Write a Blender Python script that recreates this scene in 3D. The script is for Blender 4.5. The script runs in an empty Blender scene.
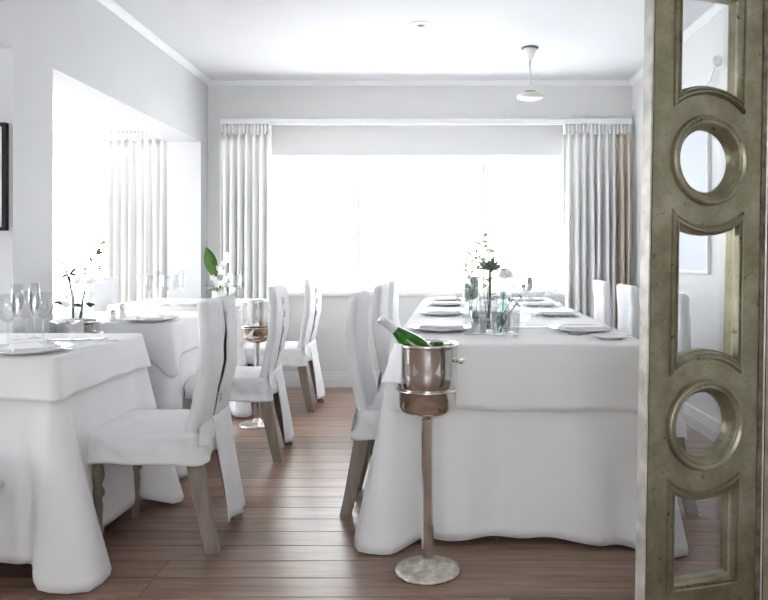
import bpy, bmesh, math, random
from mathutils import Vector, Matrix, noise
random.seed(7)
S = bpy.context.scene
C = S.collection
PI = math.pi

# ------------------------------------------------------------------ camera
F = 720.0; VX, VY = 430.0, 256.0; H = 1.10
cam_d = bpy.data.cameras.new('camera'); cam = bpy.data.objects.new('camera', cam_d); C.objects.link(cam)
cam_d.sensor_width = 36.0; cam_d.sensor_fit = 'HORIZONTAL'
cam_d.lens = 36.0*F/768
cam_d.shift_x = -(VX-384)/768; cam_d.shift_y = -(300-VY)/768
cam_d.clip_start = 0.05
cam.location = (0, 0, H); cam.rotation_euler = (PI/2, 0, 0)
S.camera = cam

# ------------------------------------------------------------------ world and exposure
W = bpy.data.worlds.new('overcast_sky'); S.world = W; W.use_nodes = True
bg = W.node_tree.nodes['Background']
bg.inputs['Color'].default_value = (0.975, 0.985, 1.0, 1); bg.inputs['Strength'].default_value = 3.2
S.view_settings.view_transform = 'Standard'; S.view_settings.look = 'None'
S.view_settings.gamma = 1; S.view_settings.use_curve_mapping = False
S.view_settings.exposure = 1.84

def at(px, py, z):
    d = (H-z)*F/(py-VY)
    return Vector(((px-VX)*d/F, d, z))

# ------------------------------------------------------------------ materials
def new_mat(name):
    m = bpy.data.materials.new(name); m.use_nodes = True
    return m, m.node_tree, m.node_tree.nodes['Principled BSDF']
def mat(name, col, rough=0.6, metal=0.0, var=0.0, scale=12.0, bump=0.0, bscale=60.0, stretch=None, sheen=0.0, spec=None):
    m, nt, b = new_mat(name)
    b.inputs['Base Color'].default_value = (*col, 1); b.inputs['Roughness'].default_value = rough
    b.inputs['Metallic'].default_value = metal
    if spec is not None: b.inputs['Specular IOR Level'].default_value = spec
    if sheen: b.inputs['Sheen Weight'].default_value = sheen
    if var or bump:
        tc = nt.nodes.new('ShaderNodeTexCoord'); mp = nt.nodes.new('ShaderNodeMapping')
        nt.links.new(tc.outputs['Object'], mp.inputs['Vector'])
        if stretch: mp.inputs['Scale'].default_value = stretch
    if var:
        n = nt.nodes.new('ShaderNodeTexNoise'); n.inputs['Scale'].default_value = scale; n.inputs['Detail'].default_value = 5
        nt.links.new(mp.outputs[0], n.inputs['Vector'])
        r = nt.nodes.new('ShaderNodeValToRGB')
        r.color_ramp.elements[0].position = 0.3; r.color_ramp.elements[1].position = 0.7
        r.color_ramp.elements[0].color = (*[max(0, c*(1-var)) for c in col], 1)
        r.color_ramp.elements[1].color = (*[min(1, c*(1+var)) for c in col], 1)
        nt.links.new(n.outputs['Fac'], r.inputs['Fac']); nt.links.new(r.outputs['Color'], b.inputs['Base Color'])
    if bump:
        n2 = nt.nodes.new('ShaderNodeTexNoise'); n2.inputs['Scale'].default_value = bscale; n2.inputs['Detail'].default_value = 4
        nt.links.new(mp.outputs[0], n2.inputs['Vector'])
        bp = nt.nodes.new('ShaderNodeBump'); bp.inputs['Strength'].default_value = bump; bp.inputs['Distance'].default_value = 0.01
        nt.links.new(n2.outputs['Fac'], bp.inputs['Height']); nt.links.new(bp.outputs['Normal'], b.inputs['Normal'])
    return m

def glass_mat(name, tint=(1, 1, 1), f0=0.03, edge=0.75, rough=0.02):
    """thin clear glass: transparent with reflections that grow towards grazing angles"""
    m = bpy.data.materials.new(name); m.use_nodes = True; nt = m.node_tree; nt.nodes.clear()
    out = nt.nodes.new('ShaderNodeOutputMaterial'); mix = nt.nodes.new('ShaderNodeMixShader')
    tr = nt.nodes.new('ShaderNodeBsdfTransparent'); tr.inputs['Color'].default_value = (*tint, 1)
    gl = nt.nodes.new('ShaderNodeBsdfGlossy'); gl.inputs['Roughness'].default_value = rough
    lw = nt.nodes.new('ShaderNodeLayerWeight'); lw.inputs['Blend'].default_value = 0.25
    mr = nt.nodes.new('ShaderNodeMapRange'); mr.inputs['To Min'].default_value = f0; mr.inputs['To Max'].default_value = edge
    nt.links.new(lw.outputs['Facing'], mr.inputs['Value'])
    nt.links.new(mr.outputs['Result'], mix.inputs['Fac']); nt.links.new(tr.outputs[0], mix.inputs[1]); nt.links.new(gl.outputs[0], mix.inputs[2])
    nt.links.new(mix.outputs[0], out.inputs['Surface'])
    return m

def cloth_mat(name, col, trans=0.12, bump=0.12):
    m, nt, b = new_mat(name); out = nt.nodes['Material Output']
    b.inputs['Base Color'].default_value = (*col, 1); b.inputs['Roughness'].default_value = 0.85
    b.inputs['Specular IOR Level'].default_value = 0.2; b.inputs['Sheen Weight'].default_value = 0.15
    tc = nt.nodes.new('ShaderNodeTexCoord'); n = nt.nodes.new('ShaderNodeTexNoise')
    n.inputs['Scale'].default_value = 22; n.inputs['Detail'].default_value = 3
    nt.links.new(tc.outputs['Object'], n.inputs['Vector'])
    bp = nt.nodes.new('ShaderNodeBump'); bp.inputs['Strength'].default_value = bump; bp.inputs['Distance'].default_value = 0.015
    nt.links.new(n.outputs['Fac'], bp.inputs['Height']); nt.links.new(bp.outputs['Normal'], b.inputs['Normal'])
    tl = nt.nodes.new('ShaderNodeBsdfTranslucent'); tl.inputs['Color'].default_value = (*col, 1)
    mix = nt.nodes.new('ShaderNodeMixShader'); mix.inputs['Fac'].default_value = trans
    nt.links.new(b.outputs[0], mix.inputs[1]); nt.links.new(tl.outputs[0], mix.inputs[2]); nt.links.new(mix.outputs[0], out.inputs['Surface'])
    return m

def wood_mat(name, dark, light, rough, obj_random=True, grain_axis='X', bump=0.08):
    m, nt, b = new_mat(name)
    tc = nt.nodes.new('ShaderNodeTexCoord'); mp = nt.nodes.new('ShaderNodeMapping')
    mp.inputs['Scale'].default_value = (1.2, 16, 16) if grain_axis == 'X' else (16, 16, 1.5)
    vec = tc.outputs['Object']
    if obj_random:
        oi = nt.nodes.new('ShaderNodeObjectInfo'); add = nt.nodes.new('ShaderNodeVectorMath'); add.operation = 'ADD'
        mul = nt.nodes.new('ShaderNodeMath'); mul.operation = 'MULTIPLY'; mul.inputs[1].default_value = 37.0
        nt.links.new(oi.outputs['Random'], mul.inputs[0]); nt.links.new(vec, add.inputs[0]); nt.links.new(mul.outputs[0], add.inputs[1])
        vec = add.outputs[0]
    nt.links.new(vec, mp.inputs['Vector'])
    n = nt.nodes.new('ShaderNodeTexNoise'); n.inputs['Scale'].default_value = 2.2; n.inputs['Detail'].default_value = 7; n.inputs['Roughness'].default_value = 0.62
    nt.links.new(mp.outputs[0], n.inputs['Vector'])
    r = nt.nodes.new('ShaderNodeValToRGB'); r.color_ramp.elements[0].position = 0.33; r.color_ramp.elements[1].position = 0.68
    r.color_ramp.elements[0].color = (*dark, 1); r.color_ramp.elements[1].color = (*light, 1)
    nt.links.new(n.outputs['Fac'], r.inputs['Fac']); colout = r.outputs['Color']
    if obj_random:
        hv = nt.nodes.new('ShaderNodeHueSaturation'); mr = nt.nodes.new('ShaderNodeMapRange')
        mr.inputs['To Min'].default_value = 0.8; mr.inputs['To Max'].default_value = 1.2
        nt.links.new(oi.outputs['Random'], mr.inputs['Value']); nt.links.new(mr.outputs[0], hv.inputs['Value'])
        nt.links.new(colout, hv.inputs['Color']); colout = hv.outputs['Color']
    nt.links.new(colout, b.inputs['Base Color'])
    mr2 = nt.nodes.new('ShaderNodeMapRange'); mr2.inputs['To Min'].default_value = rough-0.07; mr2.inputs['To Max'].default_value = rough+0.1
    nt.links.new(n.outputs['Fac'], mr2.inputs['Value']); nt.links.new(mr2.outputs[0], b.inputs['Roughness'])
    bp = nt.nodes.new('ShaderNodeBump'); bp.inputs['Strength'].default_value = bump; bp.inputs['Distance'].default_value = 0.004
    nt.links.new(n.outputs['Fac'], bp.inputs['Height']); nt.links.new(bp.outputs['Normal'], b.inputs['Normal'])
    return m

def leaf_metal(name):
    """worn olive-gold leaf over gesso on the folding screen"""
    m, nt, b = new_mat(name)
    tc = nt.nodes.new('ShaderNodeTexCoord')
    def N(scale, detail, rough=0.6):
        n = nt.nodes.new('ShaderNodeTexNoise'); n.inputs['Scale'].default_value = scale; n.inputs['Detail'].default_value = detail
        n.inputs['Roughness'].default_value = rough; nt.links.new(tc.outputs['Object'], n.inputs['Vector']); return n
    a = N(7, 8, 0.68)
    r = nt.nodes.new('ShaderNodeValToRGB'); e = r.color_ramp.elements
    e[0].position = 0.28; e[0].color = (0.15, 0.135, 0.085, 1); e[1].position = 0.75; e[1].color = (0.42, 0.40, 0.31, 1)
    k = e.new(0.5); k.color = (0.27, 0.25, 0.17, 1)
    nt.links.new(a.outputs['Fac'], r.inputs['Fac'])
    c2 = N(34, 6, 0.75)
    r2 = nt.nodes.new('ShaderNodeValToRGB'); r2.color_ramp.elements[0].position = 0.33; r2.color_ramp.elements[1].position = 0.40
    r2.color_ramp.elements[0].color = (1, 1, 1, 1); r2.color_ramp.elements[1].color = (0, 0, 0, 1)
    nt.links.new(c2.outputs['Fac'], r2.inputs['Fac'])
    mx = nt.nodes.new('ShaderNodeMixRGB'); mx.inputs['Color2'].default_value = (0.06, 0.045, 0.025, 1)
    nt.links.new(r2.outputs['Color'], mx.inputs['Fac']); nt.links.new(r.outputs['Color'], mx.inputs['Color1'])
    nt.links.new(mx.outputs['Color'], b.inputs['Base Color'])
    b.inputs['Metallic'].default_value = 0.7; b.inputs['Roughness'].default_value = 0.36
    d = N(90, 5); bp = nt.nodes.new('ShaderNodeBump'); bp.inputs['Strength'].default_value = 0.18; bp.inputs['Distance'].default_value = 0.004
    nt.links.new(d.outputs['Fac'], bp.inputs['Height']); nt.links.new(bp.outputs['Normal'], b.inputs['Normal'])
    return m

M = {}
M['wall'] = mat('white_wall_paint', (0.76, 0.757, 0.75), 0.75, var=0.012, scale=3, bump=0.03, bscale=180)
M['wall_grey'] = mat('light_grey_wall', (0.64, 0.643, 0.65), 0.75, var=0.012, scale=3, bump=0.03, bscale=180)  # left wall: one even tone, greyer than the other walls
M['ceiling'] = mat('white_ceiling_paint', (0.72, 0.725, 0.745), 0.8, var=0.01, scale=2)
M['trim'] = mat('white_trim_paint', (0.84, 0.845, 0.85), 0.45, var=0.01, scale=4)
M['plank'] = wood_mat('floor_plank_wood', (0.17, 0.098, 0.069), (0.355, 0.232, 0.17), 0.30)
M['subfloor'] = mat('dark_floor_joint', (0.07, 0.045, 0.035), 0.7, var=0.2, scale=8)
M['annexfloor'] = wood_mat('far_floor_wood', (0.17, 0.10, 0.075), (0.33, 0.22, 0.17), 0.35, obj_random=False)
M['cloth'] = cloth_mat('white_table_linen', (0.86, 0.86, 0.87), 0.05, 0.05)
M['cover'] = cloth_mat('white_cotton_slipcover', (0.83, 0.83, 0.845), 0.08, 0.4)
M['curtain'] = cloth_mat('white_curtain_cotton', (0.94, 0.935, 0.925), 0.13, 0.05)
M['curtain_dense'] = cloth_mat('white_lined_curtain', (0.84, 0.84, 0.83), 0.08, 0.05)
M['beige_shade'] = cloth_mat('beige_curtain_shade', (0.74, 0.66, 0.57), 0.25, 0.05)  # shade on the right curtain's outer side, put into the colour as beige
M['blind'] = cloth_mat('sheer_white_blind', (0.97, 0.975, 0.98), 0.95, 0.02)
M['chairwood'] = wood_mat('taupe_chair_wood', (0.175, 0.145, 0.12), (0.27, 0.23, 0.195), 0.5, True, 'Z')
M['darkwood'] = wood_mat('dark_back_frame_wood', (0.10, 0.065, 0.05), (0.17, 0.12, 0.095), 0.55, True, 'Z')
M['steel'] = mat('polished_steel', (0.78, 0.77, 0.76), 0.1, 1.0, var=0.06, scale=9, bump=0.02, bscale=30)
M['steelrough'] = mat('tarnished_silver_plate', (0.66, 0.63, 0.57), 0.32, 1.0, var=0.35, scale=38, bump=0.25, bscale=70)
M['steelworn'] = mat('etched_silver_cup', (0.78, 0.74, 0.68), 0.13, 1.0, var=0.08, scale=30, bump=0.03, bscale=60)
M['cutlery'] = mat('cutlery_steel', (0.6, 0.6, 0.61), 0.18, 1.0, var=0.05, scale=20)
M['porcelain'] = mat('white_porcelain', (0.86, 0.86, 0.87), 0.12, var=0.01, scale=5)
M['glass'] = glass_mat('clear_drinking_glass', (0.975, 0.98, 0.985), 0.06, 0.9)
M['blueglass'] = glass_mat('pale_blue_glass', (0.955, 0.985, 0.99), 0.04, 0.5)
M['greyglass'] = glass_mat('smoky_teal_glass', (0.84, 0.90, 0.90), 0.05, 0.5)
M['pane'] = glass_mat('window_pane_glass', (0.97, 0.98, 0.98), 0.02, 0.35)
M['screenpane'] = glass_mat('screen_pane_glass', (0.92, 0.93, 0.94), 0.05, 0.35)
M['leafmetal'] = leaf_metal('worn_gold_leaf')
M['screenedge'] = mat('pale_worn_silver_edge', (0.55, 0.53, 0.49), 0.4, 0.3, var=0.3, scale=16, bump=0.1)
M['screendark'] = mat('dark_brown_worn_edge', (0.16, 0.12, 0.085), 0.5, 0.2, var=0.5, scale=26, bump=0.2)
M['bottle'] = mat('green_bottle_glass', (0.05, 0.24, 0.02), 0.04, var=0.3, scale=6)
M['bottle'].node_tree.nodes['Principled BSDF'].inputs['Transmission Weight'].default_value = 0.45
M['foil'] = mat('silver_white_foil', (0.75, 0.76, 0.77), 0.35, 0.4, var=0.06, scale=40, bump=0.15, bscale=90)
M['black'] = mat('black_frame_paint', (0.008, 0.008, 0.009), 0.8, var=0.2, scale=10)
M['print'] = mat('pale_print_paper', (0.80, 0.81, 0.82), 0.6, var=0.05, scale=3)
M['whiteplastic'] = mat('white_enamel', (0.80, 0.80, 0.80), 0.3, var=0.01, scale=5)
M['fanbase'] = mat('pale_cream_enamel', (0.66, 0.66, 0.60), 0.35, var=0.03, scale=5)
M['darkgap'] = mat('dark_grey_fitting', (0.10, 0.10, 0.11), 0.5, var=0.1, scale=10)
M['stemgreen'] = mat('green_stem', (0.10, 0.20, 0.06), 0.5, var=0.3, scale=20)
M['twig'] = mat('dark_brown_twig', (0.06, 0.05, 0.04), 0.7, var=0.3, scale=30)
M['leafgreen'] = mat('glossy_green_leaf', (0.06, 0.17, 0.02), 0.35, var=0.3, scale=15)
M['leafgrey'] = cloth_mat('grey_green_leaf', (0.26, 0.34, 0.27), 0.3, 0.05)
M['leafyellow'] = cloth_mat('yellow_green_bud', (0.44, 0.48, 0.15), 0.3, 0.05)
M['petal'] = cloth_mat('white_petal', (0.88, 0.88, 0.84), 0.45, 0.05)

# ------------------------------------------------------------------ helpers
def tag(o, label, cat, group=None):
    o['label'] = label; o['category'] = cat
    if group: o['group'] = group
    return o
def obj(name, bm, m, parent=None, smooth=False):
    me = bpy.data.meshes.new(name)
    bmesh.ops.recalc_face_normals(bm, faces=bm.faces[:])
    bm.to_mesh(me); bm.free()
    return obj_me(name, me, m, parent, smooth)
def obj_me(name, me, m, parent=None, smooth=False):
    o = bpy.data.objects.new(name, me); C.objects.link(o)
    if m is not None:
        me.materials.clear(); me.materials.append(M[m] if isinstance(m, str) else m)
    if smooth:
        for p in me.polygons: p.use_smooth = True
    if parent: o.parent = parent
    return o
def struct(o):
    o['kind'] = 'structure'; return o
def thing(name, label, cat, loc=(0, 0, 0), rotz=0.0, group=None):
    o = bpy.data.objects.new(name, None); C.objects.link(o); o.empty_display_size = 0.1
    o.location = loc; o.rotation_euler = (0, 0, rotz)
    return tag(o, label, cat, group)
def dup(root, loc, rotz, label, group=None):
    r = root.copy(); C.objects.link(r); r.location = loc; r.rotation_euler = (0, 0, rotz); r['label'] = label
    if group: r['group'] = group
    for ch in list(root.children):
        c = ch.copy(); C.objects.link(c); c.parent = r
        for g in list(ch.children):
            d = g.copy(); C.objects.link(d); d.parent = c
    return r
def bx(bm, x0, x1, y0, y1, z0, z1, bev=0.0):
    vs = [bm.verts.new(p) for p in ((x0,y0,z0),(x1,y0,z0),(x1,y1,z0),(x0,y1,z0),(x0,y0,z1),(x1,y0,z1),(x1,y1,z1),(x0,y1,z1))]
    fs = [bm.faces.new([vs[i] for i in q]) for q in ((3,2,1,0),(4,5,6,7),(0,1,5,4),(1,2,6,5),(2,3,7,6),(3,0,4,7))]
    if bev:
        es = {e for f in fs for e in f.edges}
        bmesh.ops.bevel(bm, geom=list(es), offset=bev, segments=2, affect='EDGES', profile=0.7)
def box(name, x0, x1, y0, y1, z0, z1, m, parent=None, bev=0.0):
    bm = bmesh.new(); bx(bm, x0, x1, y0, y1, z0, z1, bev); return obj(name, bm, m, parent)
def lathe(bm, prof, n=32, cx=0, cy=0, cap0=True, cap1=True, mtx=None):
    rings = []
    for r, z in prof:
        if r <= 1e-6: rings.append([bm.verts.new((cx, cy, z))])
        else: rings.append([bm.verts.new((cx+r*math.cos(2*PI*k/n), cy+r*math.sin(2*PI*k/n), z)) for k in range(n)])
    for a, b in zip(rings, rings[1:]):
        for k in range(n):
            k2 = (k+1) % n
            if len(a) == 1 and len(b) == 1: continue
            if len(a) == 1: bm.faces.new((a[0], b[k2], b[k]))
            elif len(b) == 1: bm.faces.new((a[k], a[k2], b[0]))
            else: bm.faces.new((a[k], a[k2], b[k2], b[k]))
    if cap0 and len(rings[0]) > 1: bm.faces.new(rings[0][::-1])
    if cap1 and len(rings[-1]) > 1: bm.faces.new(rings[-1])
    if mtx is not None:
        vs = [v for r in rings for v in r]
        bmesh.ops.transform(bm, matrix=mtx, verts=vs)
def tube(bm, pts, rads, n=8):
    pts = [Vector(p) for p in pts]
    if not hasattr(rads, '__len__'): rads = [rads]*len(pts)
    rings = []
    for i, p in enumerate(pts):
        t = (pts[min(i+1, len(pts)-1)]-pts[max(i-1, 0)]).normalized()
        a = t.cross(Vector((0, 0, 1)) if abs(t.z) < 0.9 else Vector((1, 0, 0))).normalized(); b = t.cross(a)
        rings.append([bm.verts.new(p+rads[i]*(a*math.cos(2*PI*k/n)+b*math.sin(2*PI*k/n))) for k in range(n)])
    for a, b in zip(rings, rings[1:]):
        for k in range(n): bm.faces.new((a[k], a[(k+1) % n], b[(k+1) % n], b[k]))
    bm.faces.new(rings[0][::-1]); bm.faces.new(rings[-1])
def grid(bm, f, nu, nv, close_u=False):
    vs = [[bm.verts.new(f(i/nu, j/nv)) for i in range(nu if close_u else nu+1)] for j in range(nv+1)]
    cnt = len(vs[0])
    for j in range(nv):
        for i in range(nu):
            bm.faces.new((vs[j][i], vs[j][(i+1) % cnt], vs[j+1][(i+1) % cnt], vs[j+1][i]))
    return vs
def solid(o, th, off=0.0):
    md = o.modifiers.new('thickness', 'SOLIDIFY'); md.thickness = th; md.offset = off; return o
def sm(a, b, x):
    t = max(0, min(1, (x-a)/(b-a))); return t*t*(3-2*t)

# ------------------------------------------------------------------ the room shell
XL, XR, YF, ZC = -1.865, 1.70, 6.05, 2.57        # left wall, right wall, far wall, ceiling
TW = 0.275; YB = -2.6                             # left wall thickness, wall behind the camera
AX, AY, AZ = -4.3, 6.6, 2.30                      # annex outer wall, far wall, ceiling
def wall(name, boxes, m='wall'):
    bm = bmesh.new()
    for b in boxes: bx(bm, *b)
    return struct(obj(name, bm, m))
# floor: dark bed with single planks laid across the room
fl = struct(box('floor', XL-TW, XR+0.2, YB, YF+0.2, -0.06, -0.012, 'subfloor'))
PWD = 0.138; rows = int((YF-1.2)/PWD)+1
plank_me = {}
def plank_mesh(L):
    k = round(L, 2)
    if k not in plank_me:
        bm = bmesh.new(); bx(bm, 0, k-0.0025, 0, PWD-0.0035, -0.012, 0.0, 0.0012)
        me = bpy.data.meshes.new('plank'); bm.to_mesh(me); bm.free(); me.materials.append(M['plank']); plank_me[k] = me
    return plank_me[k]
rng = random.Random(3)
for r in range(rows):
    y = YF-(r+1)*PWD
    x = XL-TW - rng.choice((0, 0.3, 0.6, 0.9))*0
    first = True
    while x < XR+0.1:
        L = rng.choice((0.6, 0.9, 1.2)) if first else rng.choice((1.2, 1.5, 1.8))
        first = False
        L = min(L, XR+0.1-x)
        if L < 0.1: break
        o = bpy.data.objects.new('plank', plank_mesh(L)); C.objects.link(o); o.parent = fl; o.location = (x, y, 0); x += round(L, 2)
box('near_floor_boards', XL-TW, XR+0.2, YB, YF-rows*PWD, -0.012, 0.0, 'annexfloor', fl)
struct(box('floor_annex', AX, XL-TW, YB, AY, -0.06, 0.0, 'annexfloor'))
struct(box('ceiling', XL-TW, XR+0.2, YB, YF+0.2, ZC, ZC+0.1, 'ceiling'))
struct(box('ceiling_annex', AX-0.2, XL-TW, YB, AY+0.2, AZ, AZ+0.1, 'ceiling'))
# far wall with the wide window
WX0, WX1, WZ0, WZ1 = -1.42, 1.22, 0.80, 1.945
wall('wall_far', [(XL-TW, WX0, YF, YF+0.2, 0, ZC), (WX1, XR+0.2, YF, YF+0.2, 0, ZC), (WX0, WX1, YF, YF+0.2, 0, WZ0), (WX0, WX1, YF, YF+0.2, WZ1, ZC)])
# left wall with two wide openings into the annex
O1a, O1b, OZ = 3.56, 5.86, 2.03; O2a, O2b = 1.1, 3.22
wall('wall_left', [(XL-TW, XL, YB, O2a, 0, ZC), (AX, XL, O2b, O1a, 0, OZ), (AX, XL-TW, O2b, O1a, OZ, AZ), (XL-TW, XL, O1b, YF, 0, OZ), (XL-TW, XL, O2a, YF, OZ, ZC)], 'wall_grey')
wall('wall_right', [(XR, XR+0.2, YB, YF, 0, ZC)])
# unseen wall behind the camera, its glazed opening added and sized as fill light
BW = (-1.2, 1.1, 1.05, 2.2)
wall('wall_back', [(XL-TW, BW[0], YB-0.2, YB, 0, ZC), (BW[1], XR+0.2, YB-0.2, YB, 0, ZC), (BW[0], BW[1], YB-0.2, YB, 0, BW[2]), (BW[0], BW[1], YB-0.2, YB, BW[3], ZC)])
# annex walls
AW = (-4.1, -2.3, 0.5, 2.05)
wall('wall_annex_far', [(AX-0.2, AW[0], AY, AY+0.2, 0, AZ), (AW[1], XL, AY, AY+0.2, 0, AZ), (AW[0], AW[1], AY, AY+0.2, 0, AW[2]), (AW[0], AW[1], AY, AY+0.2, AW[3], AZ), (XL-TW, XL-TW+0.05, YF, AY, 0, AZ)])
AL = (1.3, 5.9, 0.5, 2.1)
wall('wall_annex_left', [(AX-0.2, AX, YB, AL[0], 0, AZ), (AX-0.2, AX, AL[1], AY, 0, AZ), (AX-0.2, AX, AL[0], AL[1], 0, AL[2]), (AX-0.2, AX, AL[0], AL[1], AL[3], AZ)])
wall('wall_annex_back', [(AX-0.2, XL-TW, YB-0.2, YB, 0, AZ)])
# cornice, baseboards
def cornice(name, p0, p1, inward):
    prof = [(0, 0), (0, -0.04), (0.006, -0.04), (0.014, -0.028), (0.028, -0.014), (0.04, -0.006), (0.04, 0)]
    bm = bmesh.new(); p0 = Vector(p0); p1 = Vector(p1); n = Vector(inward)
    ra = [bm.verts.new(p0+n*a+Vector((0, 0, b))) for a, b in prof]; rb = [bm.verts.new(p1+n*a+Vector((0, 0, b))) for a, b in prof]
    k = len(prof)
    for i in range(k): bm.faces.new((ra[i], ra[(i+1) % k], rb[(i+1) % k], rb[i]))
    bm.faces.new(ra[::-1]); bm.faces.new(rb)
    return struct(obj(name, bm, 'trim'))
cornice('trim_1', (XL, YF, ZC), (XR, YF, ZC), (0, -1, 0))
cornice('trim_2', (XL, YB, ZC), (XL, YF, ZC), (1, 0, 0))
cornice('trim_3', (XR, YB, ZC), (XR, YF, ZC), (-1, 0, 0))
cornice('trim_4', (AX, AY, AZ), (XL-TW, AY, AZ), (0, -1, 0))
def baseboard(name, x0, x1, y0, y1):
    bm = bmesh.new(); bx(bm, x0, x1, y0, y1, 0, 0.10, 0.002)
    ex = 0.006
    bx(bm, x0-(ex if x1-x0 < 0.1 else 0), x1+(ex if x1-x0 < 0.1 else 0), y0-(ex if y1-y0 < 0.1 else 0), y1, 0.0, 0.075, 0.003)
    bx(bm, x0, x1, y0+0.004, y1, 0.10, 0.13, 0.004)
    return struct(obj(name, bm, 'trim'))
baseboard('baseboard_far', XL, XR, YF-0.02, YF)
baseboard('baseboard_right', XR-0.02, XR, YB, YF-0.02)
baseboard('baseboard_left', XL, XL+0.02, O2b, O1a)

# ------------------------------------------------------------------ windows
def window(name, x0, x1, z0, z1, y, mulls, horiz=None, fr=0.024, depth=0.06):
    """window in a wall facing -y; returned structure holds frame, mullions, panes, sill"""
    root = bpy.data.objects.new(name, None); C.objects.link(root); struct(root); root.location = (0, y, 0)
    bm = bmesh.new()
    bx(bm, x0, x0+fr, 0, depth, z0, z1, 0.003); bx(bm, x1-fr, x1, 0, depth, z0, z1, 0.003)
    bx(bm, x0+fr, x1-fr, 0, depth, z0, z0+fr, 0.003); bx(bm, x0+fr, x1-fr, 0, depth, z1-fr, z1, 0.003)
    obj('window_frame', bm, 'trim', root)
    xs = [x0+fr]+list(mulls)+[x1-fr]
    for mx in mulls: box('mullion', mx-0.011, mx+0.011, 0.005, depth-0.005, z0+fr, z1-fr, 'trim', root, 0.003)
    for a, b in zip(xs, xs[1:]):
        box('pane', a+0.014, b-0.014, depth*0.5-0.002, depth*0.5+0.002, z0+fr*0.8, z1-fr*0.8, 'pane', root)
    return root
w1 = window('window_1', WX0, WX1, WZ0, WZ1, YF+0.08, [-0.605, 0.455])
for mx in (-0.605, 0.455): box('cover_strip', mx-0.009, mx+0.009, -0.035, -0.02, WZ0, WZ1, 'trim', w1)
box('window_sill', WX0-0.04, WX1+0.04, -0.13, 0.0, WZ0-0.03, WZ0+0.004, 'trim', w1, 0.006)
w2 = window('window_2', AW[0], AW[1], AW[2], AW[3], AY+0.08, [-3.3])
box('window_sill', AW[0]-0.04, AW[1]+0.04, -0.13, 0.0, AW[2]-0.03, AW[2]+0.004, 'trim', w2, 0.006)
w4 = window('window_3', AL[0], AL[1], AL[2], AL[3], 0.08, [2.3, 3.39, 4.2])
w4.rotation_euler = (0, 0, PI/2); w4.location = (AX-0.08, 0, 0)
w5 = window('fill_window', BW[0], BW[1], BW[2], BW[3], 0.08, [-0.6, 0.45])
w5.rotation_euler = (0, 0, PI); w5.scale = (-1, 1, 1); w5.location = (0, YB-0.08, 0)

# sheer blinds let down over the three parts of the wide window
bz0, bz1 = WZ0+0.008, WZ1-0.002
for nm, xa, xb, battens, lab in (('roman_blind', WX0+0.01, -0.612, 7, 'sheer white blind with fine horizontal battens, left part of the wide window'),
                             ('sheer_blind', -0.598, 0.448, 1, 'plain sheer white blind in the middle of the wide window, behind the chairs'),
                             ('sheer_blind', 0.462, WX1-0.01, 1, 'plain sheer white blind in the right part of the wide window, behind the flowers')):
    bl = thing(nm, lab, 'blind', (0, YF+0.05, 0))
    for k in range(battens):
        za = bz0+(bz1-bz0)*k/battens; zb = bz0+(bz1-bz0)*(k+1)/battens
        bm = bmesh.new(); grid(bm, lambda u, v: (xa+u*(xb-xa), 0.008*math.sin(v*PI), za+(zb-za)*v), 2, 6)
        obj('blind_panel', bm, 'blind', bl, True)
    for k in range(battens):
        zb = bz0+(bz1-bz0)*(k+1)/battens
        if battens > 1: box('batten', xa, xb, -0.004, 0.0, zb-0.0022, zb+0.0022, 'trim', bl, 0.0005)
    box('bottom_bar', xa, xb, -0.005, 0.003, bz0-0.004, bz0+0.008, 'trim', bl, 0.002)

# ------------------------------------------------------------------ curtains
def curtain(name, label, x0, x1, y, ztop, zbot, pleats, seed, beige_shade=False, group=None, cm='curtain'):
    root = thing(name, label, 'curtain', ((x0+x1)/2, y, 0), 0, group)
    rg = random.Random(seed); w = x1-x0
    wob = [rg.uniform(-0.35, 0.35) for _ in range(pleats+2)]; am = [rg.uniform(0.7, 1.25) for _ in range(pleats+2)]
    def fx(u, v):                                   # v=0 top
        ph = u*pleats; i = int(ph)
        spread = 1.0+0.02*math.sin(v*3)-0.05*v
        a = (0.018+0.028*sm(0, 0.35, v))*am[i]*(1.0 if v < 0.9 else 1.0)
        s = math.sin(2*PI*ph+wob[i]*v*2)
        s = math.copysign(abs(s)**0.75, s)
        xx = -w/2+u*w*1.0; xx = xx*spread+0.012*v*math.sin(2*PI*ph*0.5+seed)+0.008*math.cos(2*PI*ph)*v
        return (xx, -0.01+a*s, 0.07*0 + ztop-0.075-(ztop-0.075-zbot)*v)
    bm = bmesh.new()
    if beige_shade:
        grid(bm, lambda u, v: fx(u*0.76, v), pleats*12, 26); solid(obj('drape', bm, 'curtain', root, True), 0.003)
        bm = bmesh.new(); grid(bm, lambda u, v: fx(0.76+u*0.24, v), pleats*5, 26); solid(obj('shaded_edge', bm, 'beige_shade', root, True), 0.003)
    else:
        grid(bm, lambda u, v: fx(u, v), pleats*14, 26); solid(obj('drape', bm, cm, root, True), 0.003)
    bm = bmesh.new()
    def hx(u, v):
        ph = u*pleats*2.0
        pinch = 0.006+0.016*abs(v-0.55)*1.8
        return (-w/2+u*w, -0.014+pinch*math.sin(2*PI*ph+seed)*1.0, ztop-0.085*v+0.004*math.sin(ph*2.2))
    grid(bm, hx, pleats*24, 6); solid(obj('pleated_heading', bm, 'curtain', root, True), 0.004)
    for k in range(pleats):
        bm = bmesh.new(); x = -w/2+w*(k+0.5)/pleats
        tube(bm, [(x, -0.012, ztop-0.015), (x, -0.03, ztop-0.005), (x, -0.012, ztop+0.012)], 0.003, 6); obj('hook', bm, 'trim', root, True)
    return root
curtain('curtain', 'white floor-length curtain left of the wide window, behind the potted orchid', -1.735, -1.31, YF-0.10, 2.185, 0.03, 7, 1)
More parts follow.
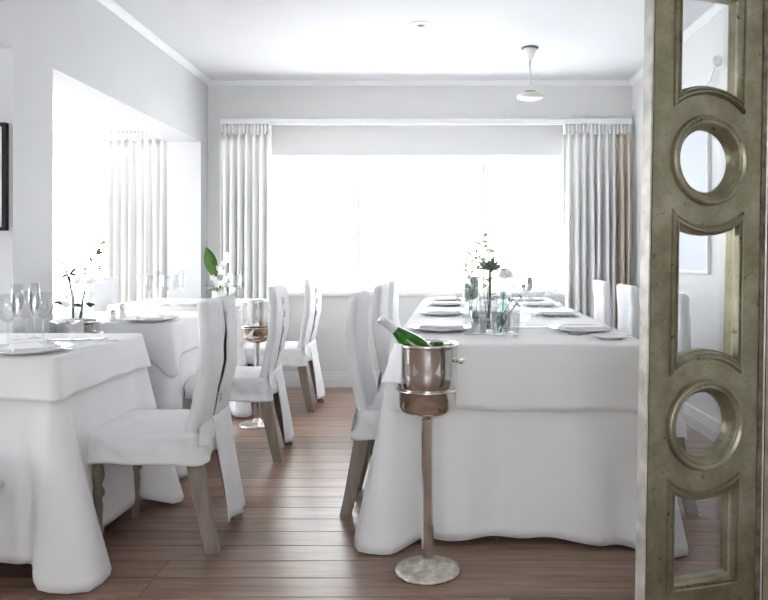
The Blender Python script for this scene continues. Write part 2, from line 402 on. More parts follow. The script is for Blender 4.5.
curtain('curtain', 'white curtain with painted beige shade right of the wide window, beside the folding screen', 1.10, 1.655, YF-0.10, 2.185, 0.03, 9, 2, True)
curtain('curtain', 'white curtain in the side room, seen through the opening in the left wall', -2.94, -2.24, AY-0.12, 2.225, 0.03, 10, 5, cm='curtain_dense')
rail = thing('curtain_rail', 'white curtain rail running above the wide far window', 'curtain rail', (0, YF, 2.21))
bm = bmesh.new(); bx(bm, -1.73, 1.66, -0.125, -0.075, -0.024, 0.022, 0.006); obj('pole', bm, 'trim', rail)
for x in (-1.70, -0.55, 0.55, 1.6):
    bm = bmesh.new(); bx(bm, x-0.012, x+0.012, -0.08, 0.0, -0.012, 0.012, 0.002); obj('bracket', bm, 'trim', rail)
rail2 = thing('curtain_rail', 'white curtain rail in the side room above its window', 'curtain rail', (0, AY, 2.245))
bm = bmesh.new(); bx(bm, -4.15, -2.2, -0.145, -0.095, -0.02, 0.02, 0.006); obj('pole', bm, 'trim', rail2)
for x in (-4.0, -3.1, -2.3):
    bm = bmesh.new(); bx(bm, x-0.012, x+0.012, -0.1, 0.0, -0.012, 0.012, 0.002); obj('bracket', bm, 'trim', rail2)

# ------------------------------------------------------------------ picture in the side room
pic = thing('framed_picture', 'black framed pale picture on the wall at the left edge', 'picture', (-2.058, O2b, 1.453))
pw, ph = 0.175, 0.24
bm = bmesh.new(); t = 0.016
bx(bm, -pw, -pw+t, -0.03, 0, -ph, ph, 0.002); bx(bm, pw-t, pw, -0.03, 0, -ph, ph, 0.002)
bx(bm, -pw+t, pw-t, -0.03, 0, -ph, -ph+t, 0.002); bx(bm, -pw+t, pw-t, -0.03, 0, ph-t, ph, 0.002); obj('frame', bm, 'black', pic)
bm = bmesh.new(); bx(bm, -pw+t, pw-t, -0.014, -0.004, -ph+t, ph-t); obj('print', bm, 'print', pic)
bm = bmesh.new(); bx(bm, -pw+t, pw-t, -0.018, -0.0165, -ph+t, ph-t); obj('glazing', bm, 'pane', pic)

# ------------------------------------------------------------------ draped cloth
def rrect(w, l, rc, step=0.012):
    """rounded rectangle outline with arc length to the nearest corner"""
    pts = []
    hw, hl = w/2, l/2
    cs = [(hw-rc, hl-rc, 0), (-hw+rc, hl-rc, PI/2), (-hw+rc, -hl+rc, PI), (hw-rc, -hl+rc, 1.5*PI)]
    for i, (cx, cy, a0) in enumerate(cs):
        for k in range(7):
            a = a0+PI/2*k/6; pts.append((cx+rc*math.cos(a), cy+rc*math.sin(a), math.cos(a), math.sin(a), rc*abs(k-3)*PI/12, i))
        nx, ny, na = cs[(i+1) % 4]
        p = Vector((cx+rc*math.cos(a0+PI/2), cy+rc*math.sin(a0+PI/2))); q = Vector((nx+rc*math.cos(na), ny+rc*math.sin(na)))
        L = (q-p).length; n = max(2, int(L/step))
        for k in range(1, n):
            r = p.lerp(q, k/n); s = L*k/n
            near = min(s, L-s)+rc*PI/4
            pts.append((r.x, r.y, math.cos(a0+PI/2), math.sin(a0+PI/2), near, i if s < L/2 else (i+1) % 4))
    return pts
def drape(w, l, ztop, zhem, flare=0.03, corner=0.12, fold=0.012, seed=0, rc=0.02, er=0.012, rows=16, cw=0.13, dip=0.02, cdrop=0.0,
          hemwob=0.006, cshift=None, step=0.014, wrink=0.0, sides=None, crown=0.0, freq=1.0):
    rg = random.Random(seed); pts = rrect(w, l, rc, step); n = len(pts)
    # smoothed normals so that the corner fold leaves along the diagonal
    acc = []
    win = max(2, int(0.035/step)) if corner > 0.03 else 3
    for i in range(n):
        v = Vector((0, 0))
        for k in range(-win, win+1):
            p = pts[(i+k) % n]; v += Vector((p[2], p[3]))*math.exp(-2.0*(k/win)**2)
        acc.append(v.normalized())
    cum = [0]
    for i in range(1, n): cum.append(cum[-1]+math.hypot(pts[i][0]-pts[i-1][0], pts[i][1]-pts[i-1][1]))
    tot = cum[-1]
    ph = [rg.uniform(0, 6.28) for _ in range(6)]
    wn = [max(2, round(tot*k*freq)) for k in (1.3, 2.1, 3.4, 5.2)]
    bm = bmesh.new(); rings = []
    er_rows = 4
    sides = sides or {}; cshift = cshift or {}
    def off(i, t):
        s = cum[i]/tot*2*PI; dc = pts[i][4]; ci = pts[i][5]
        cf = corner*sides.get(ci, 1.0)
        g = math.exp(-(dc/cw)**1.0*1.1); g2 = math.exp(-((dc-cw*1.5)/(cw*0.6))**2)
        f = sum(a*math.sin(k*s+p) for a, k, p in zip((0.6, 0.9, 0.6, 0.3), wn, ph))*fold*(1-0.7*g)
        return flare*t+cf*g*t**1.15-dip*g2*t**1.1*min(1, t*1.5)+f*t**0.9
    def zof(i, t):
        s = cum[i]/tot*2*PI; dc = pts[i][4]
        zh = zhem+hemwob*math.sin(wn[0]*s+ph[4])+0.5*hemwob*math.sin(wn[2]*s+ph[5])-cdrop*math.exp(-(dc/cw)**1.3*1.4)
        zh = max(0.006, zh)
        return (ztop-er)+(zh-(ztop-er))*t
    for k in range(er_rows):
        a = PI/2*k/er_rows
        ins = er*(1-math.sin(a)); z = ztop-er*(1-math.cos(a))
        rings.append([bm.verts.new((p[0]-p[2]*ins, p[1]-p[3]*ins, z)) for p in pts])
    for k in range(rows+1):
        t = k/rows
        rg2 = []
        for i, p in enumerate(pts):
            o = off(i, t)
            v = Vector((p[0]+acc[i].x*o, p[1]+acc[i].y*o, zof(i, t)))
            if pts[i][5] in cshift:
                g = math.exp(-(pts[i][4]/cw)**1.4*1.0)*t**1.1; v.x += cshift[pts[i][5]][0]*g; v.y += cshift[pts[i][5]][1]*g
            if wrink:
                q = noise.noise(Vector((v.x*14+seed, v.y*14, v.z*16)))*wrink*min(1, t*3+0.3); v.x += acc[i].x*q; v.y += acc[i].y*q
            rg2.append(bm.verts.new(v))
        rings.append(rg2)
    for a, b in zip(rings, rings[1:]):
        for i in range(n): bm.faces.new((a[i], b[i], b[(i+1) % n], a[(i+1) % n]))
    if crown:
        cur = rings[0]
        for k in range(1, 5):
            sc = 1-k/5; nr = [bm.verts.new((v.co.x*sc/(1-(k-1)/5), v.co.y*sc/(1-(k-1)/5), ztop+crown*(1-sc**2)+wrink*0.6*noise.noise(Vector((v.co.x*9*sc, v.co.y*9*sc, seed))))) for v in cur]
            for i in range(n): bm.faces.new((nr[i], cur[i], cur[(i+1) % n], nr[(i+1) % n]))
            cur = nr
        bm.faces.new(cur)
    else:
        bm.faces.new(rings[0])
    return bm

def turned_leg(bm, cx, cy, z1, r=0.03, n=14):
    prof = [(0.55, 0), (0.62, 0.02), (0.72, 0.10), (0.66, 0.16), (0.95, 0.19), (0.95, 0.22), (0.66, 0.25), (0.80, 0.45), (0.62, 0.52), (1.0, 0.56), (1.0, 0.60), (0.62, 0.64), (1.0, 0.74), (0.9, 0.82), (0.62, 0.86), (1.0, 0.89), (1.0, 1.0)]
    lathe(bm, [(a*r, b*z1) for a, b in prof], n, cx, cy)
ZT = 0.752
def table(label, x, y, w, l, rotz=0.0):
    t = thing('dining_table', label, 'table', (x, y, 0), rotz, 'cloth-covered dining tables')
    bm = bmesh.new(); bx(bm, -w/2+0.01, w/2-0.01, -l/2+0.01, l/2-0.01, ZT-0.035, ZT-0.001, 0.004); obj('tabletop', bm, 'chairwood', t)
    bm = bmesh.new(); a, b = w/2-0.06, l/2-0.06
    bx(bm, -a, a, -b, -b+0.022, ZT-0.13, ZT-0.035); bx(bm, -a, a, b-0.022, b, ZT-0.13, ZT-0.035)
    bx(bm, -a, -a+0.022, -b, b, ZT-0.13, ZT-0.035); bx(bm, a-0.022, a, -b, b, ZT-0.13, ZT-0.035); obj('apron', bm, 'chairwood', t)
    for sx in (-1, 1):
        for sy in (-1, 1):
            bm = bmesh.new(); turned_leg(bm, sx*(a-0.012), sy*(b-0.012), ZT-0.04, 0.036); obj('leg', bm, 'chairwood', t, True)
    return t
def cloths(x, y, w, l, rotz, lu, lt, drop, seed, corner=0.13, sides=None, tcd=0.09, tcw=0.16, cw=0.085, hem=0.022, cdrop=0.02, cshift=None, hw=0.004, fold=0.018):
    u = obj('tablecloth', drape(w+0.006, l+0.006, ZT+0.004, hem, 0.018, corner, fold, seed, dip=0.04, cdrop=cdrop, cshift=cshift, cw=cw, sides=sides, rows=22), 'cloth', None, True)
    tag(u, lu, 'tablecloth', 'floor-length undercloths'); u.location = (x, y, 0); u.rotation_euler = (0, 0, rotz); solid(u, 0.0016)
    o = obj('table_overlay', drape(w+0.02, l+0.02, ZT+0.0105, ZT-drop, 0.016, 0.02, 0.004, seed+9, cdrop=tcd, cw=tcw, dip=0.006, rows=10, hemwob=hw), 'cloth', None, True)
    tag(o, lt, 'tablecloth', 'short overlay cloths'); o.location = (x, y, 0); o.rotation_euler = (0, 0, rotz); solid(o, 0.0016)
ZS = ZT+0.0115                                     # surface things stand on

# long table on the right
TR = math.radians(-2.0)
LT0, LT1, LTW = 2.76, 5.62, 0.98
def rx(d, off=0.0): return 0.344+0.035*(d-2.75)+off
ym = (LT0+LT1)/2
table('long dining table under white cloths, behind the wine bucket stand', rx(ym), ym, LTW, LT1-LT0, TR)
cloths(rx(ym), ym, LTW, LT1-LT0, TR, 'long white floor-length tablecloth on the big table behind the wine bucket', 'white overlay cloth on the long table behind the wine bucket', 0.24, 3, 0.15, tcd=0.01)
# three small tables on the left
TB = [(-1.26, 2.42, 3.14), (-1.31, 3.62, 4.36), (-1.31, 4.95, 5.70)]
names = ['nearest small table at the left edge', 'middle small table beyond the left pillar', 'farthest small table by the left curtain']
for k, (x1, y0, y1) in enumerate(TB):
    w = 0.90; x = x1-w/2; y = (y0+y1)/2
    table('small square dining table, the '+names[k], x, y, w, y1-y0)
    cloths(x, y, w, y1-y0, 0, 'floor-length white tablecloth on the '+names[k], 'short white overlay cloth on the '+names[k],
           (0.13, 0.16, 0.2)[k], 20+k*5, (0.19, 0.12, 0.1)[k], tcd=(0.004, 0.10, 0.06)[k], tcw=0.08, hem=(0.068, 0.05, 0.05)[k], cdrop=(0.07, 0.045, 0.045)[k], cshift=({3: (0.0, 0.075)}, None, None)[k], cw=(0.048, 0.065, 0.065)[k], fold=0.013, hw=(0.0015, 0.003, 0.003)[k],
           sides=({1: 0.2}, {1: 0.3, 2: 0.2}, {1: 0.3, 2: 0.3})[k])

# ------------------------------------------------------------------ slip-covered chairs
def bprof(z):                                       # centre line of the backrest, y at height z (chair faces +y)
    pts = [(0.30, -0.150), (0.45, -0.178), (0.55, -0.203), (0.68, -0.228), (0.80, -0.232), (0.93, -0.222)]
    for (a, ya), (b, yb) in zip(pts, pts[1:]):
        if z <= b or b == 0.93:
            t = (z-a)/(b-a); t = max(0, min(1, t)); return ya+(yb-ya)*t
def make_chair(label, tail, seed):
    t = thing('dining_chair', label, 'chair', (0, 0, 0), 0, 'slip-covered dining chairs')
    o = obj('seat_cover', drape(0.43, 0.43, 0.452, 0.338, 0.012, 0.012, 0.004, seed, rc=0.035, er=0.022, rows=8, cw=0.06, dip=0.004, hemwob=0.007, wrink=0.017, crown=0.012), 'cover', t, True); solid(o, 0.003)
    o.location = (0, 0.005, 0)
    bm = bmesh.new(); bx(bm, -0.19, 0.19, -0.185, 0.195, 0.375, 0.435, 0.004); obj('seat_frame', bm, 'chairwood', t)
    for sx in (-1, 1):
        bm = bmesh.new(); turned_leg(bm, sx*0.172, 0.175, 0.385, 0.028); obj('front_leg', bm, 'chairwood', t, True)
        bm = bmesh.new()                            # flat sabre rear leg
        secs = [(0.0, -0.258, 0.024), (0.10, -0.234, 0.026), (0.22, -0.210, 0.029), (0.335, -0.190, 0.029), (0.44, -0.165, 0.028)]
        rs = []
        for z, y, hw in secs:
            rs.append([bm.verts.new(p) for p in ((sx*0.172-0.016, y-hw, z), (sx*0.172+0.016, y-hw, z), (sx*0.172+0.016, y+hw, z), (sx*0.172-0.016, y+hw, z))])
        for a, b in zip(rs, rs[1:]):
            for k in range(4): bm.faces.new((a[k], a[(k+1) % 4], b[(k+1) % 4], b[k]))
        bm.faces.new(rs[0][::-1]); bm.faces.new(rs[-1]); obj('rear_leg', bm, 'chairwood', t)
    # wooden back frame that shows in the slit
    bm = bmesh.new(); rs = []
    for k in range(14):
        z = 0.36+(0.905-0.36)*k/13; y = bprof(z); hw = 0.185
        rs.append([bm.verts.new(p) for p in ((-hw, y-0.013, z), (hw, y-0.013, z), (hw, y+0.013, z), (-hw, y+0.013, z))])
    for a, b in zip(rs, rs[1:]):
        for k in range(4): bm.faces.new((a[k], a[(k+1) % 4], b[(k+1) % 4], b[k]))
    bm.faces.new(rs[0][::-1]); bm.faces.new(rs[-1]); obj('back_frame', bm, 'darkwood', t)
    # cover of the backrest, open down the middle of the rear
    def sec(z, v):
        gap = 0.004+(0.017 if seed == 1 else 0.011)*math.sin(PI*min(1, v*1.05))+0.012*sm(0.18, 0.0, v); hw = 0.202-0.006*v; th = 0.021; r = 0.016
        y = bprof(z); out = []
        def add(x, yy): out.append((x, yy))
        for k in range(9): add(-gap-(hw-r-gap)*k/8, -th)
        for k in range(1, 5): a = PI*1.5-PI/2*k/4; add(-hw+r+r*math.cos(a), -th+r+r*math.sin(a))
        for k in range(0, 5): a = PI-PI/2*k/4; add(-hw+r+r*math.cos(a), th-r+r*math.sin(a))
        for k in range(1, 14): add(-hw+r+(2*hw-2*r)*k/14, th)
        for k in range(0, 5): a = PI/2-PI/2*k/4; add(hw-r+r*math.cos(a), th-r+r*math.sin(a))
        for k in range(0, 5): a = -PI/2*k/4; add(hw-r+r*math.cos(a), -th+r+r*math.sin(a))
        for k in range(1, 9): add(hw-r-(hw-r-gap)*k/8, -th)
        res = []
        for (x, yy) in out:
            q = noise.noise(Vector((x*8+seed, yy*5, z*8)))*0.009+noise.noise(Vector((x*22+seed, yy*9, z*26)))*0.003
            res.append((x+q*0.4, y+yy+q, z))
        return res
    bm = bmesh.new(); rows_ = []
    NR = 22
    for j in range(NR+1):
        v = j/NR; z = 0.40+(0.925-0.40)*v
        ring = sec(z, v)
        if v < 0.06: pass
        rows_.append([bm.verts.new(p) for p in ring])
    for a, b in zip(rows_, rows_[1:]):
        for i in range(len(a)-1): bm.faces.new((a[i], a[i+1], b[i+1], b[i]))
    top = rows_[-1]; m_ = len(top)                  # close the top with a soft roll
    cap = [bm.verts.new((v.co.x*0.96, bprof(0.93)+(v.co.y-bprof(0.93))*0.45, v.co.z+0.010)) for v in top]
    for i in range(m_-1): bm.faces.new((top[i], top[i+1], cap[i+1], cap[i]))
    bm.faces.new(cap)
    solid(obj('back_cover', bm, 'cover', t, True), 0.003)
    # cross ties over the slit
    for zz in ((0.60, 0.70, 0.79, 0.865) if seed != 1 else (0.56, 0.88)):
        bm = bmesh.new(); y = bprof(zz)-0.026
        tube(bm, [(-0.028, y+0.002, zz+0.002), (-0.012, y-0.004, zz+0.004), (0, y-0.006, zz), (0.012, y-0.004, zz+0.003), (0.028, y+0.002, zz)], [0.002, 0.0042, 0.0055, 0.0042, 0.002], 6)
        tube(bm, [(0.0, y-0.005, zz), (-0.008, y-0.004, zz-0.016), (-0.011, y-0.002, zz-0.034)], [0.004, 0.0035, 0.002], 6)
        tube(bm, [(0.0, y-0.005, zz), (0.009, y-0.004, zz-0.014), (0.013, y-0.002, zz-0.03)], [0.004, 0.0035, 0.002], 6)
        obj('tie', bm, 'cover', t, True)
    # skirt of the back: the short half and the long tail
    def flap(name, xa, xb, zb, flare, sd):
        bm = bmesh.new()
        def f(u, v):
            z = 0.47-(0.47-zb)*v; x = xa+(xb-xa)*u*(1+0.08*v)
            y = bprof(0.47)-0.027-flare*v+0.010*v*math.sin(u*7+sd)+0.004*math.sin(u*11+v*5+sd)
            return (x+0.010*v*math.sin(v*3+sd), y, z+0.012*v*math.sin(u*3+sd))
        grid(bm, f, 12, 16); solid(obj(name, bm, 'cover', t, True), 0.003)
    if tail:
        flap('cover_tail', -0.02, 0.205, 0.05, 0.072, seed)
        flap('cover_flap', -0.20, -0.03, 0.40, 0.006, seed+2)
    else:
        flap('cover_flap', 0.02, 0.20, 0.36, 0.012, seed)
        flap('cover_flap', -0.20, -0.03, 0.33, 0.015, seed+2)
    return t
chA = make_chair('white slip-covered chair drawn up to the nearest small table, back slit towards the aisle', True, 1)
chA.location = (-1.06, 2.84, 0); chA.rotation_euler = (0, 0, PI/2)
chT = make_chair('white slip-covered chair in the middle of the left row, behind the nearest one', True, 2); chT.rotation_euler = (0, 0, PI/2+0.03); chT.location = (-1.075, 4.02, 0)
dup(chT, (-1.085, 5.26, 0), PI/2-0.05, 'farthest white slip-covered chair of the left row, close to the window wall')
dup(chA, (-2.17, 5.28, 0), -PI/2, 'white slip-covered chair in the side room, beyond the twigs in the vase')
dup(chA, (-1.665, 2.19, 0), 0.0, 'white slip-covered chair cut off by the left edge of the photo')
chB = make_chair('nearest white slip-covered chair left of the long table, beside the wine bucket', False, 4)
chB.location = (rx(3.22, -0.455), 3.22, 0); chB.rotation_euler = (0, 0, -PI/2+TR)
dup(chB, (rx(4.16, -0.45), 4.16, 0), -PI/2+TR, 'second white slip-covered chair along the left side of the long table')
dup(chB, (rx(4.98, -0.45), 4.98, 0), -PI/2+TR, 'third white slip-covered chair along the left side of the long table, nearest the window')
dup(chB, (rx(3.24, 0.50), 3.24, 0), PI/2+TR, 'white slip-covered chair seen through the glass panes of the folding screen')
dup(chB, (rx(4.08, 0.50), 4.08, 0), PI/2+TR, 'white slip-covered chair just left of the folding screen, half hidden by it')
dup(chB, (rx(4.80, 0.50), 4.80, 0), PI/2+TR, 'white slip-covered chair at the far right, in front of the right curtain')

# ------------------------------------------------------------------ wine bucket stands
def bucket_stand(name_label, loc, sc=1.0, group='wine bucket stands'):
    t = thing('wine_stand', name_label, 'stand', loc, 0, group)
    bm = bmesh.new(); lathe(bm, [(0.0, 0.0), (0.108, 0.0), (0.115, 0.003), (0.114, 0.009), (0.10, 0.014), (0.07, 0.019), (0.036, 0.025), (0.026, 0.034), (0.022, 0.045), (0.0, 0.046)], 48); obj('base', bm, 'steelrough', t, True)
    bm = bmesh.new(); lathe(bm, [(0.0205, 0.03), (0.0205, 0.53), (0.021, 0.535), (0.021, 0.545)], 8); obj('pole', bm, 'steel', t)
    bm = bmesh.new()
    lathe(bm, [(0.0, 0.535), (0.02, 0.536), (0.05, 0.541), (0.075, 0.551), (0.093, 0.565), (0.0995, 0.58), (0.1005, 0.632), (0.108, 0.6345), (0.1085, 0.6385), (0.100, 0.640), (0.098, 0.632), (0.097, 0.582), (0.09, 0.568), (0.07, 0.557), (0.0, 0.55)], 48)
    obj('cup', bm, 'steelworn', t, True)
    return t
def bucket(label, loc, sc=(1, 1, 1)):
    t = thing('wine_bucket', label, 'bucket', loc, 0, 'steel wine buckets'); t.scale = sc
    bm = bmesh.new()
    lathe(bm, [(0.0, 0.006), (0.075, 0.006), (0.086, 0.012), (0.0925, 0.04), (0.0955, 0.062), (0.1035, 0.072), (0.1045, 0.13), (0.1065, 0.205), (0.109, 0.212), (0.1105, 0.217), (0.109, 0.222), (0.106, 0.221), (0.104, 0.212), (0.1015, 0.13), (0.0895, 0.045), (0.08, 0.018), (0.0, 0.014)], 56)
    obj('body', bm, 'steel', t, True)
    for s in (-1, 1):
        h = None
        bm = bmesh.new()
        tube(bm, [(s*0.103, 0, 0.162), (s*0.121, 0, 0.162)], 0.006, 10)
        tube(bm, [(s*0.122, -0.024, 0.162), (s*0.124, -0.014, 0.162), (s*0.124, 0.014, 0.162), (s*0.122, 0.024, 0.162)], [0.006, 0.0085, 0.0085, 0.006], 10)
        obj('handle', bm, 'steel', t, True)
    return t
S1 = at(427.5, 571, 0.0)
bucket_stand('tall silver wine bucket stand in the foreground, in front of the long table', (S1.x, S1.y, 0))
BZ = 0.575
b1 = bucket('polished steel wine bucket holding a green bottle, on the foreground stand', (S1.x, S1.y, BZ)); b1.rotation_euler = (0, 0, -0.25)
S2 = (-1.672, 3.39); bucket_stand('silver wine bucket stand between the nearest and middle small tables', (S2[0], S2[1], 0))
bucket('steel wine bucket just behind the nearest small table, below the twigs', (S2[0], S2[1], BZ))
S3 = at(257, 425, 0.0); bucket_stand('silver wine bucket stand between the chairs of the left row', (S3.x, S3.y, 0))
bucket('steel wine bucket beside the potted orchid, beyond the nearest chair', (S3.x, S3.y, BZ), (0.86, 0.86, 1.06))
# napkin over the rim of the foreground bucket
bm = bmesh.new()
def nap(u, v):
    a = math.radians(128+92*u)
    if v < 0.14:
        q = v/0.14; r = 0.090+0.022*q; z = BZ+0.19+0.035*math.sin(q*PI/2)
    else:
        q = (v-0.14)/0.86; edge = sm(1.0, 0.55, u)
        r = 0.112+q*(0.052*edge)+0.004*math.sin(u*9)*q; z = BZ+0.225-(0.145+0.012*math.sin(u*4+1))*q
    return (S1.x+r*math.cos(a), S1.y+r*math.sin(a), z)
grid(bm, nap, 20, 22)
nk = obj('cloth_napkin', bm, 'cloth', None, True); solid(nk, 0.003)
tag(nk, 'white cloth napkin draped over the left rim of the foreground wine bucket', 'napkin')
# bottle leaning in the bucket
tip = Vector((S1.x-0.166, S1.y-0.01, 0.886)); bot = Vector((S1.x+0.052, S1.y+0.015, 0.705)); axis = (tip-bot).normalized(); BL = (tip-bot).length
bt = thing('wine_bottle', 'green wine bottle with silver neck foil leaning in the foreground bucket', 'bottle', bot)
bt.rotation_euler = axis.to_track_quat('Z', 'Y').to_euler()
bm = bmesh.new(); lathe(bm, [(0, 0.006), (0.03, 0.0), (0.037, 0.006), (0.038, 0.02), (0.038, 0.125), (0.034, 0.15), (0.026, 0.18), (0.018, 0.205), (0.0145, 0.225), (0.014, BL*0.93), (0.0, BL*0.93)], 28); obj('body', bm, 'bottle', bt, True)
bm = bmesh.new(); lathe(bm, [(0.0165, 0.212), (0.0158, 0.228), (0.0150, BL-0.02), (0.0175, BL-0.018), (0.0175, BL-0.006), (0.014, BL), (0.0, BL)], 24); obj('neck_foil', bm, 'foil', bt, True)

# ------------------------------------------------------------------ tableware
def lathe_mesh(name, prof, m, n=28, smooth=True):
    bm = bmesh.new(); lathe(bm, prof, n, cap0=False, cap1=False); bmesh.ops.recalc_face_normals(bm, faces=bm.faces[:])
    me = bpy.data.meshes.new(name); bm.to_mesh(me); bm.free(); me.materials.append(M[m])
    for p in me.polygons: p.use_smooth = smooth
    return me
plate_me = lathe_mesh('dinner_plate', [(0, 0), (0.075, 0), (0.085, 0.003), (0.10, 0.006), (0.142, 0.017), (0.145, 0.0195), (0.141, 0.0205), (0.098, 0.0105), (0.083, 0.0075), (0, 0.007)], 'porcelain', 48)
side_me = lathe_mesh('side_plate', [(0, 0), (0.045, 0), (0.05, 0.003), (0.078, 0.012), (0.08, 0.0145), (0.076, 0.015), (0.05, 0.007), (0, 0.005)], 'porcelain', 40)
wine_me = lathe_mesh('wine_glass', [(0, 0), (0.033, 0), (0.034, 0.0015), (0.02, 0.004), (0.006, 0.008), (0.0038, 0.02), (0.0036, 0.085), (0.006, 0.094), (0.018, 0.103), (0.031, 0.118), (0.037, 0.138), (0.036, 0.165), (0.030, 0.20), (0.0288, 0.20), (0.0347, 0.165), (0.0356, 0.138), (0.030, 0.120), (0.017, 0.106), (0, 0.098)], 'glass', 26)
flute_me = lathe_mesh('champagne_flute', [(0, 0), (0.03, 0), (0.031, 0.0015), (0.015, 0.004), (0.005, 0.008), (0.0036, 0.02), (0.0036, 0.08), (0.008, 0.092), (0.018, 0.115), (0.0235, 0.15), (0.0235, 0.18), (0.0205, 0.225), (0.0195, 0.225), (0.0224, 0.18), (0.0224, 0.15), (0.017, 0.117), (0, 0.096)], 'glass', 24)
tumbler_me = lathe_mesh('water_tumbler', [(0, 0), (0.028, 0), (0.030, 0.004), (0.036, 0.10), (0.0348, 0.10), (0.0288, 0.008), (0, 0.007)], 'glass', 26)
def put(name, me, label, cat, pos, group=None, rotz=0.0):
    o = obj_me(name, me, None); o.location = pos; o.rotation_euler = (0, 0, rotz); return tag(o, label, cat, group)
def napkin_mesh(w, l, h, seed):
    bm = bmesh.new(); rg = random.Random(seed)
    for k in range(3):
        sh = 1-k*0.04
        bx(bm, -w/2*sh, w/2*sh, -l/2*sh, l/2*sh, h*k/3, h*(k+1)/3-0.0006, 0.0014)
    for v in bm.verts: v.co.z += 0.002*abs(noise.noise(v.co*20)) if v.co.z > 0.003 else 0
    me = bpy.data.meshes.new('folded_napkin'); bm.to_mesh(me); bm.free(); me.materials.append(M['cloth']); return me
nap_me = napkin_mesh(0.10, 0.20, 0.014, 2)
def knife_mesh():
    bm = bmesh.new(); out = [(-0.006, 0), (-0.0075, 0.03), (-0.0055, 0.10), (-0.009, 0.115), (-0.009, 0.20), (-0.003, 0.222), (0.004, 0.225), (0.006, 0.115), (0.0055, 0.10), (0.0075, 0.03), (0.006, 0)]
    a = [bm.verts.new((x, y, 0.0008)) for x, y in out]; b = [bm.verts.new((x*0.8, y, 0.0038)) for x, y in out]; n = len(out)
    for i in range(n): bm.faces.new((a[i], a[(i+1) % n], b[(i+1) % n], b[i]))
    bm.faces.new(a[::-1]); bm.faces.new(b)
    me = bpy.data.meshes.new('table_knife'); bm.to_mesh(me); bm.free(); me.materials.append(M['cutlery']); return me
def fork_mesh():
    bm = bmesh.new()
    def strip(pts):
        for (x0, y0, h0, z0), (x1, y1, h1, z1) in zip(pts, pts[1:]):
            vs = [bm.verts.new(p) for p in ((x0-h0, y0, z0), (x0+h0, y0, z0), (x1+h1, y1, z1), (x1-h1, y1, z1))]; us = [bm.verts.new((v.co.x, v.co.y, v.co.z+0.0022)) for v in vs]
            bm.faces.new(vs[::-1]); bm.faces.new(us)
            for i in range(4): bm.faces.new((vs[i], vs[(i+1) % 4], us[(i+1) % 4], us[i]))
    strip([(0, 0, 0.007, 0.001), (0, 0.04, 0.006, 0.002), (0, 0.10, 0.003, 0.006), (0, 0.125, 0.0035, 0.006), (0, 0.14, 0.011, 0.003), (0, 0.15, 0.0115, 0.002)])
    for k in range(4): x = -0.0095+k*0.0063; strip([(x, 0.15, 0.0021, 0.002), (x, 0.17, 0.0019, 0.003), (x*0.97, 0.192, 0.001, 0.007)])
    me = bpy.data.meshes.new('table_fork'); bm.to_mesh(me); bm.free(); me.materials.append(M['cutlery']); return me
knife_me = knife_mesh(); fork_me = fork_mesh()

ordn = ['nearest the camera', 'second from the camera', 'third from the camera', 'at the far end']
for k, d in enumerate((3.24, 4.10, 4.88, 5.42)):
    for s, side in ((-1, 'left'), (1, 'right')):
        if s == 1: d2 = d-0.04
        else: d2 = d
        off = s*0.315
        x = rx(d2, off)
        put('dinner_plate', plate_me, 'white dinner plate on the long table, %s side, %s' % (side, ordn[k]), 'plate', (x, d2, ZS), 'plates on the long table')
        put('folded_napkin', nap_me, 'folded white napkin lying on the %s-side plate %s of the long table' % (side, ordn[k]), 'napkin', (x+0.005, d2, ZS+0.0105), 'napkins on plates', PI/2+TR+0.1*s)
        put('table_knife', knife_me, 'steel knife beside the %s-side plate %s of the long table' % (side, ordn[k]), 'knife', (x-s*0.10, d2+s*0.17*s*(-1 if s < 0 else 1), ZS+0.0005), 'cutlery on the long table', s*PI/2+TR)
        put('table_fork', fork_me, 'steel fork beside the %s-side plate %s of the long table' % (side, ordn[k]), 'fork', (x+s*0.10, d2+0.175*(1 if s < 0 else -1), ZS+0.0005), 'cutlery on the long table', s*PI/2+TR)
p = Vector((rx(2.93, 0.385), 2.93, ZS)); put('side_plate', side_me, 'small white side plate at the near right corner of the long table', 'plate', p)
G = [('wine', 463, 324, 'clear wine glass on the long table, left of the flower vases'), ('flute', 474, 318, 'clear champagne flute behind the left flower vase on the long table'),
     ('wine', 519, 325, 'clear wine glass on the long table, right of the flower vases'), ('flute', 531, 319, 'champagne flute on the long table, second glass right of the vases'),
     ('wine', 541, 314, 'clear wine glass in the middle of the long table, third right of the vases'), ('wine', 552, 310, 'clear wine glass on the long table, fourth right of the vases'),
     ('flute', 560, 306, 'champagne flute on the long table, last glass right of the vases'), ('wine', 527, 308, 'clear wine glass far back on the long table, behind the vases'),
     ('wine', 8, 349, 'clear wine glass at the very left edge of the nearest small table'), ('flute', 17, 340, 'champagne flute on the nearest small table, second glass from the left edge'),
     ('wine', 26, 344, 'clear wine glass on the nearest small table, third from the left edge'), ('flute', 34, 338, 'champagne flute on the nearest small table, fourth from the left edge'),
     ('wine', 43, 345, 'rightmost wine glass on the nearest small table'),
     ('wine', 150, 304.5, 'leftmost wine glass on the farthest small table'), ('flute', 158, 302.5, 'champagne flute on the farthest small table, second from the left'),
     ('wine', 167, 305, 'wine glass on the farthest small table, third from the left'), ('wine', 176, 303, 'wine glass on the farthest small table, fourth from the left'),
     ('flute', 183, 300.8, 'rightmost champagne flute left of the orchid on the farthest small table'), ('wine', 236, 303.5, 'wine glass right of the orchid, above the nearest chair'),
     ('flute', 243, 302, 'champagne flute right of the orchid, beside the wine bucket')]
for kind, px, py, lab in G:
    q = at(px, py, ZS)
    put('wine_glass' if kind == 'wine' else 'champagne_flute', wine_me if kind == 'wine' else flute_me, lab, 'glass', q, 'stemmed glasses', random.uniform(0, 6))
